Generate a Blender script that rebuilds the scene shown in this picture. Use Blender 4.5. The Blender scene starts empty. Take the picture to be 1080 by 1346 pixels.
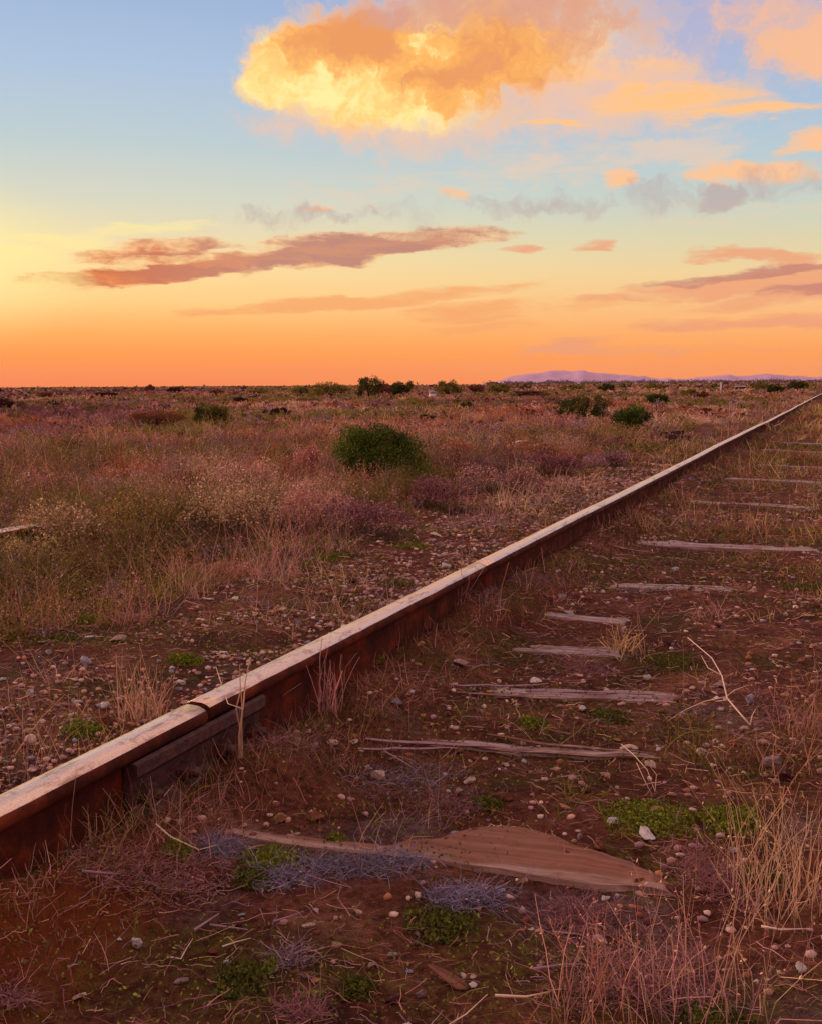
import bpy, math, random
import numpy as np
from math import radians, sin, cos, pi, atan2, sqrt
from mathutils import Matrix, Vector, Euler

rs = np.random.RandomState(7)
random.seed(7)
scene = bpy.context.scene
COL = scene.collection

# ------------------------------------------------------------------ camera
F, PITCH, ROLL, H = 1450.0, radians(6.53), radians(-0.37), 0.70
cam_d = bpy.data.cameras.new('camera'); cam = bpy.data.objects.new('camera', cam_d); COL.objects.link(cam)
scene.camera = cam
cam.matrix_world = Matrix.Translation((0, 0, H)) @ Matrix.Rotation(pi/2-PITCH, 4, 'X') @ Matrix.Rotation(ROLL, 4, 'Z')
cam_d.sensor_fit = 'VERTICAL'; cam_d.sensor_height = 24; cam_d.lens = 24*F/1346
cam_d.clip_start = 0.02; cam_d.clip_end = 60000
RM = np.array((Matrix.Rotation(pi/2-PITCH, 3, 'X') @ Matrix.Rotation(ROLL, 3, 'Z')))

def ray(px, py): return RM @ np.array([px-540, -(py-673), -F])
def gp(px, py, z=0.0):
    d = ray(px, py); t = (z-H)/d[2]
    return float(d[0]*t), float(d[1]*t)
def ang(px, py):
    d = ray(px, py); return math.degrees(atan2(d[0], d[1])), math.degrees(atan2(d[2], math.hypot(d[0], d[1])))

TA = radians(21.27)
U = np.array([sin(TA), cos(TA)]); N = np.array([cos(TA), -sin(TA)])
XR = -1.037            # centre of the visible rail, to the left of the camera
def tp(s, X): return s*U + X*N
def to_sx(x, y): return x*U[0]+y*U[1], x*N[0]+y*N[1]

# ------------------------------------------------------------------ helpers
def lin(c):
    c = [v/255 for v in c[:3]]
    return tuple(v/12.92 if v <= .04045 else ((v+.055)/1.055)**2.4 for v in c)
def L4(c): return (*lin(c), 1.0)

def hash2(ix, iy, seed):
    h = (ix.astype(np.int64)*374761393 + iy.astype(np.int64)*668265263 + seed*974634777) & 0x7fffffff
    h = ((h ^ (h >> 13))*1274126177) & 0x7fffffff
    return ((h ^ (h >> 16)) & 0xffff)/65535.0
def vn(x, y, seed=0):
    x = np.asarray(x, float); y = np.asarray(y, float)
    ix = np.floor(x); iy = np.floor(y); fx = x-ix; fy = y-iy
    fx = fx*fx*(3-2*fx); fy = fy*fy*(3-2*fy)
    a = hash2(ix, iy, seed); b = hash2(ix+1, iy, seed); c = hash2(ix, iy+1, seed); d = hash2(ix+1, iy+1, seed)
    return (a*(1-fx)+b*fx)*(1-fy)+(c*(1-fx)+d*fx)*fy
def fbm(x, y, seed=0, o=4):
    v = 0; a = .5; t = 0
    for i in range(o):
        v = v+a*vn(np.asarray(x)*2**i, np.asarray(y)*2**i, seed+i*17); t += a; a *= .5
    return v/t
def sstep(a, b, x):
    t = np.clip((x-a)/(b-a), 0, 1); return t*t*(3-2*t)

def ground_z(x, y):
    x = np.asarray(x, float); y = np.asarray(y, float)
    s = x*U[0]+y*U[1]; X = x*N[0]+y*N[1]
    r = np.hypot(x, y)
    near = np.exp(-(r/25.0)**2)
    z = (fbm(x*9, y*9, 3, 3)-.5)*.022*near + (fbm(x*2.2, y*2.2, 9, 2)-.5)*.05*near + (fbm(x*38, y*38, 29, 2)-.5)*.017*np.exp(-(r/7.0)**2)
    z = z + (fbm(x*.05, y*.05, 21, 3)-.5)*.30*sstep(15, 60, r)
    # the track bed stays level, soil heaped a little against the rail
    corr = np.exp(-((X+.3)/1.6)**4)
    z = z*(1-.35*corr)
    z = z + (.035+.05*fbm(s*1.3, X*2, 5, 2))*np.exp(-((X-XR-.06)/.12)**2)*sstep(1.0, 2.1, s)*sstep(60, 30, r) - .02*np.exp(-((X-XR-.1)/.08)**2)*np.exp(-((s-1.5)/.12)**2)
    z = z + .085*np.exp(-((X-XR-.07)/.10)**2)*np.exp(-((s-.85)/.42)**2)
    z = z + .034*np.exp(-((X-XR-.12)/.07)**2)*np.exp(-((s-1.62)/.22)**2)
    z = z + .03*sstep(-1.15, -1.7, X)*sstep(60, 10, r)
    return z

def tag(o, label=None, cat=None, group=None, kind=None):
    if label: o['label'] = label
    if cat: o['category'] = cat
    if group: o['group'] = group
    if kind: o['kind'] = kind
    return o
def empty(name, loc=(0, 0, 0), rz=0.0):
    o = bpy.data.objects.new(name, None); COL.objects.link(o)
    o.location = loc; o.rotation_euler = (0, 0, rz); o.empty_display_size = .1
    return o
def link(name, me, parent=None):
    o = bpy.data.objects.new(name, me); COL.objects.link(o)
    if parent is not None: o.parent = parent
    return o
def mesh(name, verts, faces, mats, smooth=False, midx=None):
    me = bpy.data.meshes.new(name); me.from_pydata([tuple(map(float, v)) for v in verts], [], faces)
    for m in (mats if isinstance(mats, (list, tuple)) else [mats]): me.materials.append(m)
    if midx is not None: me.polygons.foreach_set('material_index', midx)
    if smooth: me.polygons.foreach_set('use_smooth', [True]*len(me.polygons))
    me.update(); return me

class Soup:
    """collects quads with a colour per corner point and turns them into one mesh"""
    def __init__(self): self.v = []; self.q = []; self.c = []; self.n = 0
    def add(self, v, q, c):
        self.v.append(v.reshape(-1, 3).astype(np.float32)); self.q.append((q+self.n).reshape(-1, 4)); self.c.append(c.reshape(-1, 3).astype(np.float32)); self.n += len(self.v[-1])
    def mesh(self, name, mat, origin=None):
        v = np.concatenate(self.v); q = np.concatenate(self.q).astype(np.int32); c = np.concatenate(self.c)
        if origin is not None: v = v-np.array(origin, np.float32)
        me = bpy.data.meshes.new(name)
        me.vertices.add(len(v)); me.vertices.foreach_set('co', v.ravel())
        me.loops.add(q.size); me.loops.foreach_set('vertex_index', q.ravel())
        me.polygons.add(len(q)); me.polygons.foreach_set('loop_start', np.arange(0, q.size, 4, dtype=np.int32))
        me.materials.append(mat)
        at = me.color_attributes.new('Tint', 'FLOAT_COLOR', 'POINT')
        at.data.foreach_set('color', np.concatenate([c, np.ones((len(c), 1), np.float32)], 1).ravel())
        me.update(calc_edges=True)
        return me
    def obj(self, name, mat, parent=None, origin=None): return link(name, self.mesh(name, mat, origin), parent)

def rnd(n, a=0., b=1.): return rs.uniform(a, b, n)
def unit(v): return v/np.maximum(np.linalg.norm(v, axis=-1, keepdims=True), 1e-9)
def blades(S, base, d, Lh, w, bend, col, seg=3, taper=.85, kink=0.0):
    """curved tapering ribbons"""
    n = len(base); d = unit(d)
    side = unit(np.cross(d, rs.normal(size=(n, 3))))
    bv = rs.normal(size=(n, 3)); bv[:, 2] -= .5; bv = bv*np.reshape(bend, (-1, 1))
    t = np.linspace(0, 1, seg+1)
    P = base[:, None, :]+d[:, None, :]*(Lh[:, None, None]*t[None, :, None])+bv[:, None, :]*(Lh[:, None, None]*(t**2)[None, :, None])
    if kink:
        k = rs.normal(size=(n, seg+1, 3))*kink*Lh[:, None, None]; k[:, 0] = 0; P = P+k
    wd = w[:, None]*(1-taper*t[None, :])
    A = P-side[:, None, :]*wd[:, :, None]*.5; B = P+side[:, None, :]*wd[:, :, None]*.5
    V = np.stack([A, B], 2)
    i = np.arange(n)[:, None]*(2*(seg+1)); j = np.arange(seg)[None, :]*2
    b0 = i+j; Q = np.stack([b0, b0+1, b0+3, b0+2], -1)
    C = np.broadcast_to(col[:, None, :], (n, 2*(seg+1), 3))
    S.add(V, Q, np.ascontiguousarray(C)); return P
def leaves(S, c, size, col, asp=.5, flat=0.0):
    n = len(c); a = rs.normal(size=(n, 3)); a[:, 2] *= (1-flat); a = unit(a)
    b = rs.normal(size=(n, 3)); b[:, 2] *= (1-flat); b = unit(np.cross(a, unit(b))) if flat == 0 else unit(b-a*(a*b).sum(1, keepdims=True))
    sz = size[:, None]
    V = np.stack([c-a*sz*.5, c+b*sz*asp*.5-a*sz*.08, c+a*sz*.5, c-b*sz*asp*.5-a*sz*.08], 1)
    Q = np.arange(n*4).reshape(-1, 4)
    S.add(V, Q, np.repeat(col, 4, 0))
def jit(col, n, a=.18, hue=.06):
    c = np.broadcast_to(np.asarray(col, float), (n, 3)).copy()
    c *= np.exp(rs.normal(size=(n, 1))*a); c *= np.exp(rs.normal(size=(n, 3))*hue)
    return np.clip(c, 0.002, .95)

def tube_vf(pts, radii, sides=6):
    pts = [np.array(p, float) for p in pts]; V = []; Fc = []
    for i, p in enumerate(pts):
        t = pts[min(i+1, len(pts)-1)]-pts[max(i-1, 0)]; t = t/np.linalg.norm(t)
        a = np.cross(t, (0, 0, 1)); a = a/np.linalg.norm(a) if np.linalg.norm(a) > 1e-3 else np.array([1., 0, 0]); b = np.cross(t, a)
        for k in range(sides):
            th = 2*pi*k/sides; V.append(p+(a*cos(th)+b*sin(th))*radii[i])
    for i in range(len(pts)-1):
        for k in range(sides):
            Fc.append((i*sides+k, i*sides+(k+1) % sides, (i+1)*sides+(k+1) % sides, (i+1)*sides+k))
    Fc.append(tuple(range(sides))[::-1]); Fc.append(tuple((len(pts)-1)*sides+k for k in range(sides)))
    return V, Fc
def join_vf(parts):
    V = []; Fc = []
    for v, f in parts:
        o = len(V); V += list(v); Fc += [tuple(i+o for i in q) for q in f]
    return V, Fc

# ------------------------------------------------------------------ node helper
class NT:
    def __init__(self, tree): self.t = tree; self.n = tree.nodes; self.l = tree.links; self.n.clear()
    def new(self, typ, **k):
        nd = self.n.new(typ)
        for a, b in k.items(): setattr(nd, a, b)
        return nd
    def put(self, sock, v):
        if hasattr(v, 'is_linked') or isinstance(v, bpy.types.NodeSocket): self.l.new(v, sock)
        elif isinstance(v, (tuple, list)) and len(v) == 3 and sock.type == 'RGBA': sock.default_value = (*v, 1)
        else: sock.default_value = v
    def math(self, op, a, b=None, c=None, clamp=False):
        nd = self.new('ShaderNodeMath', operation=op, use_clamp=clamp); self.put(nd.inputs[0], a)
        if b is not None: self.put(nd.inputs[1], b)
        if c is not None: self.put(nd.inputs[2], c)
        return nd.outputs[0]
    def vmath(self, op, a, b=None):
        nd = self.new('ShaderNodeVectorMath', operation=op); self.put(nd.inputs[0], a)
        if b is not None: self.put(nd.inputs[1] if op != 'SCALE' else nd.inputs['Scale'], b)
        return nd.outputs['Value'] if op == 'LENGTH' else nd.outputs[0]
    def noise(self, vec, scale, detail=4, rough=.55, dist=0.0, out='Fac'):
        nd = self.new('ShaderNodeTexNoise'); self.put(nd.inputs['Vector'], vec)
        nd.inputs['Scale'].default_value = scale; nd.inputs['Detail'].default_value = detail; nd.inputs['Roughness'].default_value = rough; nd.inputs['Distortion'].default_value = dist
        return nd.outputs[out]
    def mix(self, f, a, b, typ='MIX'):
        nd = self.new('ShaderNodeMix', data_type='RGBA', blend_type=typ); self.put(nd.inputs[0], f); self.put(nd.inputs[6], a); self.put(nd.inputs[7], b)
        return nd.outputs[2]
    def step(self, v, lo, hi, a=0.0, b=1.0):
        nd = self.new('ShaderNodeMapRange', interpolation_type='SMOOTHSTEP', clamp=True); self.put(nd.inputs[0], v)
        nd.inputs[1].default_value = lo; nd.inputs[2].default_value = hi; nd.inputs[3].default_value = a; nd.inputs[4].default_value = b
        return nd.outputs[0]
    def ramp(self, v, stops):
        nd = self.new('ShaderNodeValToRGB'); self.put(nd.inputs[0], v); e = nd.color_ramp.elements
        while len(e) < len(stops): e.new(.5)
        for k, (p, c) in enumerate(stops): e[k].position = p; e[k].color = (*c, 1)
        return nd.outputs[0]
    def mapping(self, vec, loc=(0, 0, 0), rot=(0, 0, 0), sc=(1, 1, 1), typ='POINT'):
        nd = self.new('ShaderNodeMapping', vector_type=typ); self.put(nd.inputs[0], vec)
        nd.inputs[1].default_value = loc; nd.inputs[2].default_value = rot; nd.inputs[3].default_value = sc
        return nd.outputs[0]
def material(name):
    m = bpy.data.materials.new(name); m.use_nodes = True; t = NT(m.node_tree)
    out = t.new('ShaderNodeOutputMaterial'); b = t.new('ShaderNodeBsdfPrincipled'); t.l.new(b.outputs[0], out.inputs[0])
    return m, t, b
def bump(t, b, h, dist, strength=1.0):
    nd = t.new('ShaderNodeBump'); nd.inputs['Strength'].default_value = strength; nd.inputs['Distance'].default_value = dist
    t.put(nd.inputs['Height'], h); t.l.new(nd.outputs[0], b.inputs['Normal'])

# ------------------------------------------------------------------ world: dusk sky with clouds
def build_world():
    w = bpy.data.worlds.new('World'); scene.world = w; w.use_nodes = True
    t = NT(w.node_tree)
    out = t.new('ShaderNodeOutputWorld'); bg = t.new('ShaderNodeBackground'); t.l.new(bg.outputs[0], out.inputs[0])
    tc = t.new('ShaderNodeTexCoord').outputs['Generated']
    sp = t.new('ShaderNodeSeparateXYZ'); t.l.new(tc, sp.inputs[0])
    az = t.math('MULTIPLY', t.math('ARCTAN2', sp.outputs[0], sp.outputs[1]), 57.2958)
    el = t.math('MULTIPLY', t.math('ARCSINE', sp.outputs[2]), 57.2958)
    cb = t.new('ShaderNodeCombineXYZ'); t.l.new(az, cb.inputs[0]); t.l.new(el, cb.inputs[1]); P = cb.outputs[0]
    e = t.math('DIVIDE', el, 40.0, clamp=True)
    def E(py): return max(0., ang(540, py)[1])/40.0
    def stops(lst, tail): return [(E(py), lin(c)) for py, c in lst]+[(p, lin(c)) for p, c in tail]
    left = stops([(506, (252, 122, 40)), (480, (255, 140, 48)), (440, (255, 170, 82)), (395, (255, 206, 132)), (340, (246, 219, 160)), (270, (213, 212, 190)), (190, (186, 202, 205)), (100, (170, 192, 216)), (0, (154, 179, 212))], [(.62, (176, 170, 200)), (.8, (224, 194, 194)), (1, (226, 192, 186))])
    right = stops([(500, (248, 140, 60)), (470, (252, 156, 70)), (420, (246, 182, 118)), (365, (234, 205, 150)), (320, (212, 207, 172)), (270, (190, 204, 196)), (190, (172, 194, 209)), (100, (158, 181, 212)), (0, (146, 165, 210))], [(.62, (176, 168, 200)), (.8, (224, 194, 194)), (1, (226, 192, 186))])
    cl = t.ramp(e, left); cr = t.ramp(e, right)
    sky = t.mix(t.step(az, -20, 22), cl, cr)
    # the yellow glow over the set sun, left of the frame
    g = t.mapping(P, loc=(-24.5, ang(0, 345)[1], 0), sc=(7.5, 3.2, 1), typ='TEXTURE')
    gl = t.step(t.vmath('LENGTH', g), 1.5, 0.0)
    sky = t.mix(t.math('MULTIPLY', gl, .8), sky, lin((255, 240, 160)))
    # behind the camera: pink-violet belt above the earth shadow
    back = t.ramp(e, [(0, lin((160, 110, 130))), (.12, lin((228, 158, 166))), (.35, lin((228, 176, 172))), (.7, lin((226, 188, 188))), (1, lin((226, 192, 186)))])
    aa = t.math('ABSOLUTE', az)
    sky = t.mix(t.step(aa, 45, 120), sky, back)

    def noise2(vec, scale, detail, rough=.55):
        nd = t.new('ShaderNodeTexNoise', noise_dimensions='2D'); t.l.new(vec, nd.inputs['Vector'])
        nd.inputs['Scale'].default_value = scale; nd.inputs['Detail'].default_value = detail; nd.inputs['Roughness'].default_value = rough
        return nd
    def madd(vec, m, a):
        nd = t.new('ShaderNodeVectorMath', operation='MULTIPLY_ADD'); t.put(nd.inputs[0], vec); nd.inputs[1].default_value = m; nd.inputs[2].default_value = a
        return nd.outputs[0]
    n1 = noise2(P, .42, 5, .62); n2 = noise2(madd(P, (.3, 1.3, 1), (3, 7, 0)), .8, 4, .6)
    def warp(nd, ax, ay):
        return t.vmath('ADD', P, madd(nd.outputs['Color'], (ax, ay, 0), (-ax/2, -ay/2, 0)))
    PW = warp(n1, 4.5, 2.6); PS = warp(n2, 3.6, 1.1); PL = warp(n1, 3.0, 2.4)
    K = 25.3; rotc = {}
    def blob(vec, cx, cy, rx, ry, rot=0, k=1.0):
        a, b = ang(cx, cy)
        rot = min((-30, -12, -4, 0, 5, 10, 35), key=lambda q: abs(q-rot))
        key = (vec.node.name, rot)
        if key not in rotc:
            if rot == 0: rotc[key] = vec
            else:
                nd = t.new('ShaderNodeVectorRotate', rotation_type='Z_AXIS'); t.l.new(vec, nd.inputs['Vector']); nd.inputs['Angle'].default_value = -radians(rot); rotc[key] = nd.outputs[0]
        c, s_ = cos(-radians(rot)), sin(-radians(rot)); a, b = a*c-b*s_, a*s_+b*c
        sx, sy = rx*1.4/K, ry*1.4/K
        q = madd(rotc[key], (1/sx, 1/sy, 0), (-a/sx, -b/sy, 0))
        d = t.new('ShaderNodeVectorMath', operation='DOT_PRODUCT'); t.l.new(q, d.inputs[0]); t.l.new(q, d.inputs[1])
        m = t.math('MULTIPLY_ADD', d.outputs['Value'], -k, k, clamp=True)       # 1 at the centre, 0 at the rim
        return m
    def union(lst):
        o = lst[0]
        for m in lst[1:]: o = t.math('ADD', o, m)
        return o
    fine = noise2(madd(PL, (1, 1.25, 1), (11, 3, 0)), .55, 6, .66).outputs['Fac']
    streak = noise2(madd(PS, (.25, 1.5, 1), (5, 1, 0)), 1.3, 5, .6).outputs['Fac']
    fin2 = noise2(madd(PW, (1, 1.1, 1), (2, 9, 0)), 1.9, 4, .6).outputs['Fac']
    fine = t.math('MULTIPLY_ADD', fin2, .18, t.math('MULTIPLY', fine, .9)); fine = t.math('SUBTRACT', fine, .04)
    fz = t.math('SUBTRACT', fine, .5); sz = t.math('SUBTRACT', streak, .5)
    def layer(sky, mask, amp, nz, lo, hi, col, op=1.0):
        m = t.math('MULTIPLY_ADD', nz, amp, mask)
        m = t.math('MULTIPLY', t.step(m, lo, hi), t.step(mask, .0, .35))
        return t.mix(t.math('MULTIPLY', m, op), sky, col)
    W = PW
    # violet and peach veils
    sky = layer(sky, union([blob(W, 850, 10, 260, 90, 0), blob(W, 720, 70, 170, 60, 0)]), 1.2, fz, .1, 1.4, lin((184, 176, 200)), .6)
    sky = layer(sky, union([blob(W, 650, 115, 210, 80, -4, 1.3), blob(W, 480, 165, 150, 42), blob(W, 780, 110, 190, 44, -8), blob(W, 1030, 60, 150, 80, 0, .6), blob(W, 400, 150, 90, 40, 0, .6)]), 2.0, fz, .35, 1.9, lin((240, 192, 160)), .75)
    sky = layer(sky, union([blob(W, 770, 210, 130, 24, 0, .7), blob(W, 905, 195, 70, 20), blob(W, 600, 230, 160, 20, 0, .4), blob(W, 460, 262, 120, 22, 0, .5), blob(W, 1000, 290, 160, 34, 0, .4)]), 2.0, sz, .1, 1.3, lin((238, 200, 168)), .55)
    sky = layer(sky, union([blob(PS, 890, 133, 100, 19, 1), blob(PS, 1000, 146, 80, 6, 0), blob(PS, 740, 160, 45, 5, -4), blob(W, 800, 92, 120, 18, -4, .6)]), 1.3, sz, .1, 1.2, lin((253, 192, 126)), .9)
    sky = layer(sky, union([blob(W, 1060, 32, 105, 42, -12), blob(W, 1095, 66, 60, 34, 0)]), 1.4, fz, .15, 1.4, lin((250, 184, 130)), .85)
    # the big sunlit cloud
    big = union([blob(PL, 520, 70, 150, 66, 10), blob(PL, 400, 78, 80, 42, 10), blob(PL, 650, 40, 150, 56, 5, .8), blob(PL, 500, 130, 120, 40, -4), blob(PL, 362, 112, 42, 20, 0), blob(PL, 740, 35, 130, 60, 0, .75), blob(PL, 610, 110, 120, 50, -4, .6)])
    yel = t.mix(t.step(fz, -.18, .14), lin((255, 234, 158)), lin((255, 208, 122)))
    dk = union([blob(PL, 440, 55, 75, 34, 10), blob(PL, 520, 85, 60, 24, -12, .8), blob(PL, 650, 60, 120, 70, 10), blob(PL, 570, 122, 60, 24, 0, .6), blob(PL, 490, 20, 90, 30, 10)])
    lt = union([blob(PL, 548, 46, 42, 34, 35), blob(PL, 400, 118, 110, 36, 0), blob(PL, 500, 140, 110, 34, 0), blob(PL, 350, 85, 40, 30, 0, .6)])
    dkm = t.math('MULTIPLY_ADD', lt, -.8, t.math('MULTIPLY_ADD', fz, 2.6, dk))
    bc = t.mix(t.step(dkm, -.35, .55), yel, lin((250, 182, 98)))
    bc = t.mix(t.step(dkm, .25, 1.4), bc, lin((230, 152, 94)))
    pm = t.math('MULTIPLY_ADD', fz, 1.5, union([blob(PL, 520, 2, 80, 26, 0, .8), blob(PL, 690, -8, 170, 34, 0, .9), blob(PL, 780, 20, 80, 50, 0, .8)]))
    bc = t.mix(t.math('MULTIPLY', t.step(pm, 0, 1.1), .65), bc, lin((206, 158, 150)))
    rimm = t.step(t.math('MULTIPLY_ADD', fz, 1.2, big), 1.2, .25)
    bc = t.mix(t.math('MULTIPLY', rimm, .6), bc, lin((250, 200, 156)))
    # its left flank is crisp, its right and lower side dissolve
    crisp = t.math('MULTIPLY_ADD', fz, 1.7, big)
    soft = t.step(az, -4, 3)
    und = t.step(el, 16.2, 13.2)
    soft = t.math('MAXIMUM', soft, t.math('MULTIPLY', und, .9))
    m1 = t.math('MULTIPLY', t.step(crisp, .02, .95), t.math('SUBTRACT', 1.0, soft)); m2 = t.math('MULTIPLY', t.step(crisp, .05, 1.5), soft)
    sky = t.mix(t.math('MULTIPLY', t.math('ADD', m1, m2), t.step(big, 0, .2)), sky, bc)
    # small bright puffs
    sky = layer(sky, union([blob(PS, 945, 226, 36, 15, 4), blob(PS, 1022, 226, 52, 13, 2), blob(PS, 1066, 184, 32, 15, 12), blob(PS, 812, 236, 24, 10, 4), blob(PS, 600, 257, 30, 6, -12), blob(PS, 410, 272, 16, 6, -12)]), 1.6, fz, .2, 1.1, lin((252, 190, 136)), .9)
    sky = layer(sky, union([blob(W, 875, 265, 70, 22), blob(W, 940, 262, 24, 22, -30), blob(W, 1010, 246, 60, 18), blob(W, 645, 272, 55, 12, -12), blob(W, 440, 284, 40, 10, -12), blob(W, 740, 270, 45, 16), blob(W, 360, 290, 60, 16, 0, .7), blob(W, 530, 278, 50, 16, 0, .7)]), 2.4, fz, .15, 1.6, lin((182, 160, 160)), .7)
    # the long mauve cloud with its orange left end
    gm = union([blob(PS, 550, 317, 100, 13, 7), blob(PS, 430, 336, 130, 12, 7), blob(PS, 300, 348, 140, 12, 5), blob(PS, 205, 330, 85, 12, 3), blob(PS, 165, 364, 110, 9, 4), blob(PS, 420, 318, 80, 11, 4)])
    gq = t.step(az, -17, -5)
    gc = t.mix(gq, lin((226, 124, 66)), lin((200, 138, 112)))
    gc = t.mix(t.step(sz, -.12, .12), gc, t.mix(gq, lin((200, 108, 70)), lin((184, 130, 116))))
    sky = layer(sky, t.math('MULTIPLY', gm, .6), .8, sz, -.05, .5, lin((250, 184, 120)), .5)
    sky = layer(sky, gm, 2.5, t.math('ADD', t.math('MULTIPLY', sz, .7), t.math('MULTIPLY', fz, .5)), .25, 1.25, gc, .95)
    sky = layer(sky, union([blob(PS, 60, 371, 50, 6, 4), blob(PS, 95, 318, 60, 9, -4), blob(PS, 200, 300, 80, 8, 5), blob(PS, 10, 335, 60, 10, 0)]), 1.4, sz, .1, 1.3, lin((255, 234, 150)), .55)
    # low pink and orange streaks
    sky = layer(sky, union([blob(PS, 370, 403, 110, 8, 3), blob(PS, 550, 390, 150, 9, 6), blob(PS, 600, 410, 70, 8, 2), blob(PS, 640, 428, 70, 12, 0, .7), blob(PS, 760, 400, 120, 9, 0, .5)]), 1.5, sz, .0, 1.1, lin((240, 160, 98)), .75)
    sky = layer(sky, union([blob(PS, 990, 370, 170, 11, 5), blob(PS, 1050, 384, 110, 13, 4), blob(PS, 1000, 425, 150, 9, 2), blob(PS, 955, 333, 50, 8), blob(PS, 1035, 340, 45, 9), blob(PS, 788, 323, 20, 7), blob(PS, 690, 327, 24, 6), blob(PS, 740, 456, 60, 8, 8), blob(PS, 860, 460, 160, 8, 0, .4)]), 1.5, sz, .0, 1.0, lin((232, 154, 114)), .8)
    sky = layer(sky, union([blob(PS, 960, 362, 100, 6, 3), blob(PS, 1040, 356, 50, 5, 6), blob(PS, 1060, 380, 70, 7, 4)]), 1.2, sz, .1, 1.0, lin((190, 124, 112)), .8)
    # below the horizon
    sky = t.mix(t.step(el, -.3, -4), sky, lin((120, 70, 70)))
    t.l.new(sky, bg.inputs[0]); bg.inputs[1].default_value = 1.0
build_world()
scene.world.cycles.sampling_method = 'MANUAL'; scene.world.cycles.sample_map_resolution = 256

sun_d = bpy.data.lights.new('sun', 'SUN'); sun = bpy.data.objects.new('sun', sun_d); COL.objects.link(sun)
sun_d.energy = 3.4; sun_d.angle = radians(11); sun_d.color = (1, .62, .40)
saz, sel = radians(-48), radians(11)
sun.rotation_euler = Vector((-sin(saz)*cos(sel), -cos(saz)*cos(sel), -sin(sel))).to_track_quat('-Z', 'Y').to_euler()

# ------------------------------------------------------------------ materials
def m_foliage(name='dry_foliage', rough=.9, trans=.17):
    m, t, b = material(name)
    at = t.new('ShaderNodeAttribute', attribute_name='Tint')
    b.inputs['Roughness'].default_value = rough; b.inputs['Specular IOR Level'].default_value = .15
    t.l.new(at.outputs['Color'], b.inputs['Base Color'])
    out = [n for n in t.n if n.type == 'OUTPUT_MATERIAL'][0]
    tr = t.new('ShaderNodeBsdfTranslucent'); t.l.new(at.outputs['Color'], tr.inputs[0])
    mx = t.new('ShaderNodeMixShader'); mx.inputs[0].default_value = trans
    t.l.new(b.outputs[0], mx.inputs[1]); t.l.new(tr.outputs[0], mx.inputs[2]); t.l.new(mx.outputs[0], out.inputs[0])
    return m
M_FOL = m_foliage()

def m_ground():
    m, t, b = material('soil')
    P = t.new('ShaderNodeTexCoord').outputs['Object']
    n_big = t.noise(P, .9, 5, .6); n_mid = t.noise(P, 5, 6, .62); n_fine = t.noise(P, 60, 5, .7); n_gr = t.noise(P, 260, 3, .7)
    c = t.ramp(n_mid, [(.28, lin((66, 36, 30))), (.45, lin((114, 64, 50))), (.6, lin((150, 92, 70))), (.78, lin((196, 142, 116)))])
    c = t.mix(t.math('MULTIPLY', t.step(n_big, .45, .62), .6), c, lin((112, 58, 38)))
    # sandy smooth patches, grey-mauve dust, dull green moss
    c = t.mix(t.math('MULTIPLY', t.step(t.noise(t.mapping(P, loc=(3, 7, 0)), 1.7, 5, .6), .56, .66), .7), c, lin((140, 108, 112)))
    moss = t.math('MULTIPLY', t.step(t.noise(t.mapping(P, loc=(13, 2, 0)), 2.6, 6, .65), .49, .6), t.step(n_fine, .35, .6))
    c = t.mix(t.math('MULTIPLY', moss, .85), c, t.mix(n_fine, lin((62, 56, 18)), lin((112, 100, 36))))
    c = t.mix(t.step(n_fine, .3, .7), t.mix(1.0, c, lin((150, 130, 130)), 'MULTIPLY'), c)
    c = t.mix(t.math('MULTIPLY', t.step(n_gr, .62, .74), .55), c, lin((190, 150, 130)))
    # rusty soil against the near rail
    q = t.mapping(P, loc=(*tp(1.0, XR+.13), 0), rot=(0, 0, -TA), sc=(.13, .45, 1), typ='TEXTURE')
    rm = t.math('MULTIPLY', t.step(t.math('ADD', t.vmath('LENGTH', q), t.math('MULTIPLY', t.math('SUBTRACT', n_mid, .5), .8)), 1.15, .4), .7)
    c = t.mix(rm, c, t.mix(n_fine, lin((92, 36, 16)), lin((150, 68, 30))))
    t.l.new(c, b.inputs['Base Color']); b.inputs['Roughness'].default_value = .95; b.inputs['Specular IOR Level'].default_value = .1
    h = t.math('ADD', t.math('MULTIPLY', n_fine, .7), t.math('MULTIPLY', n_gr, .25))
    bump(t, b, h, .03, 1.0)
    return m
M_GROUND = m_ground()

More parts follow.
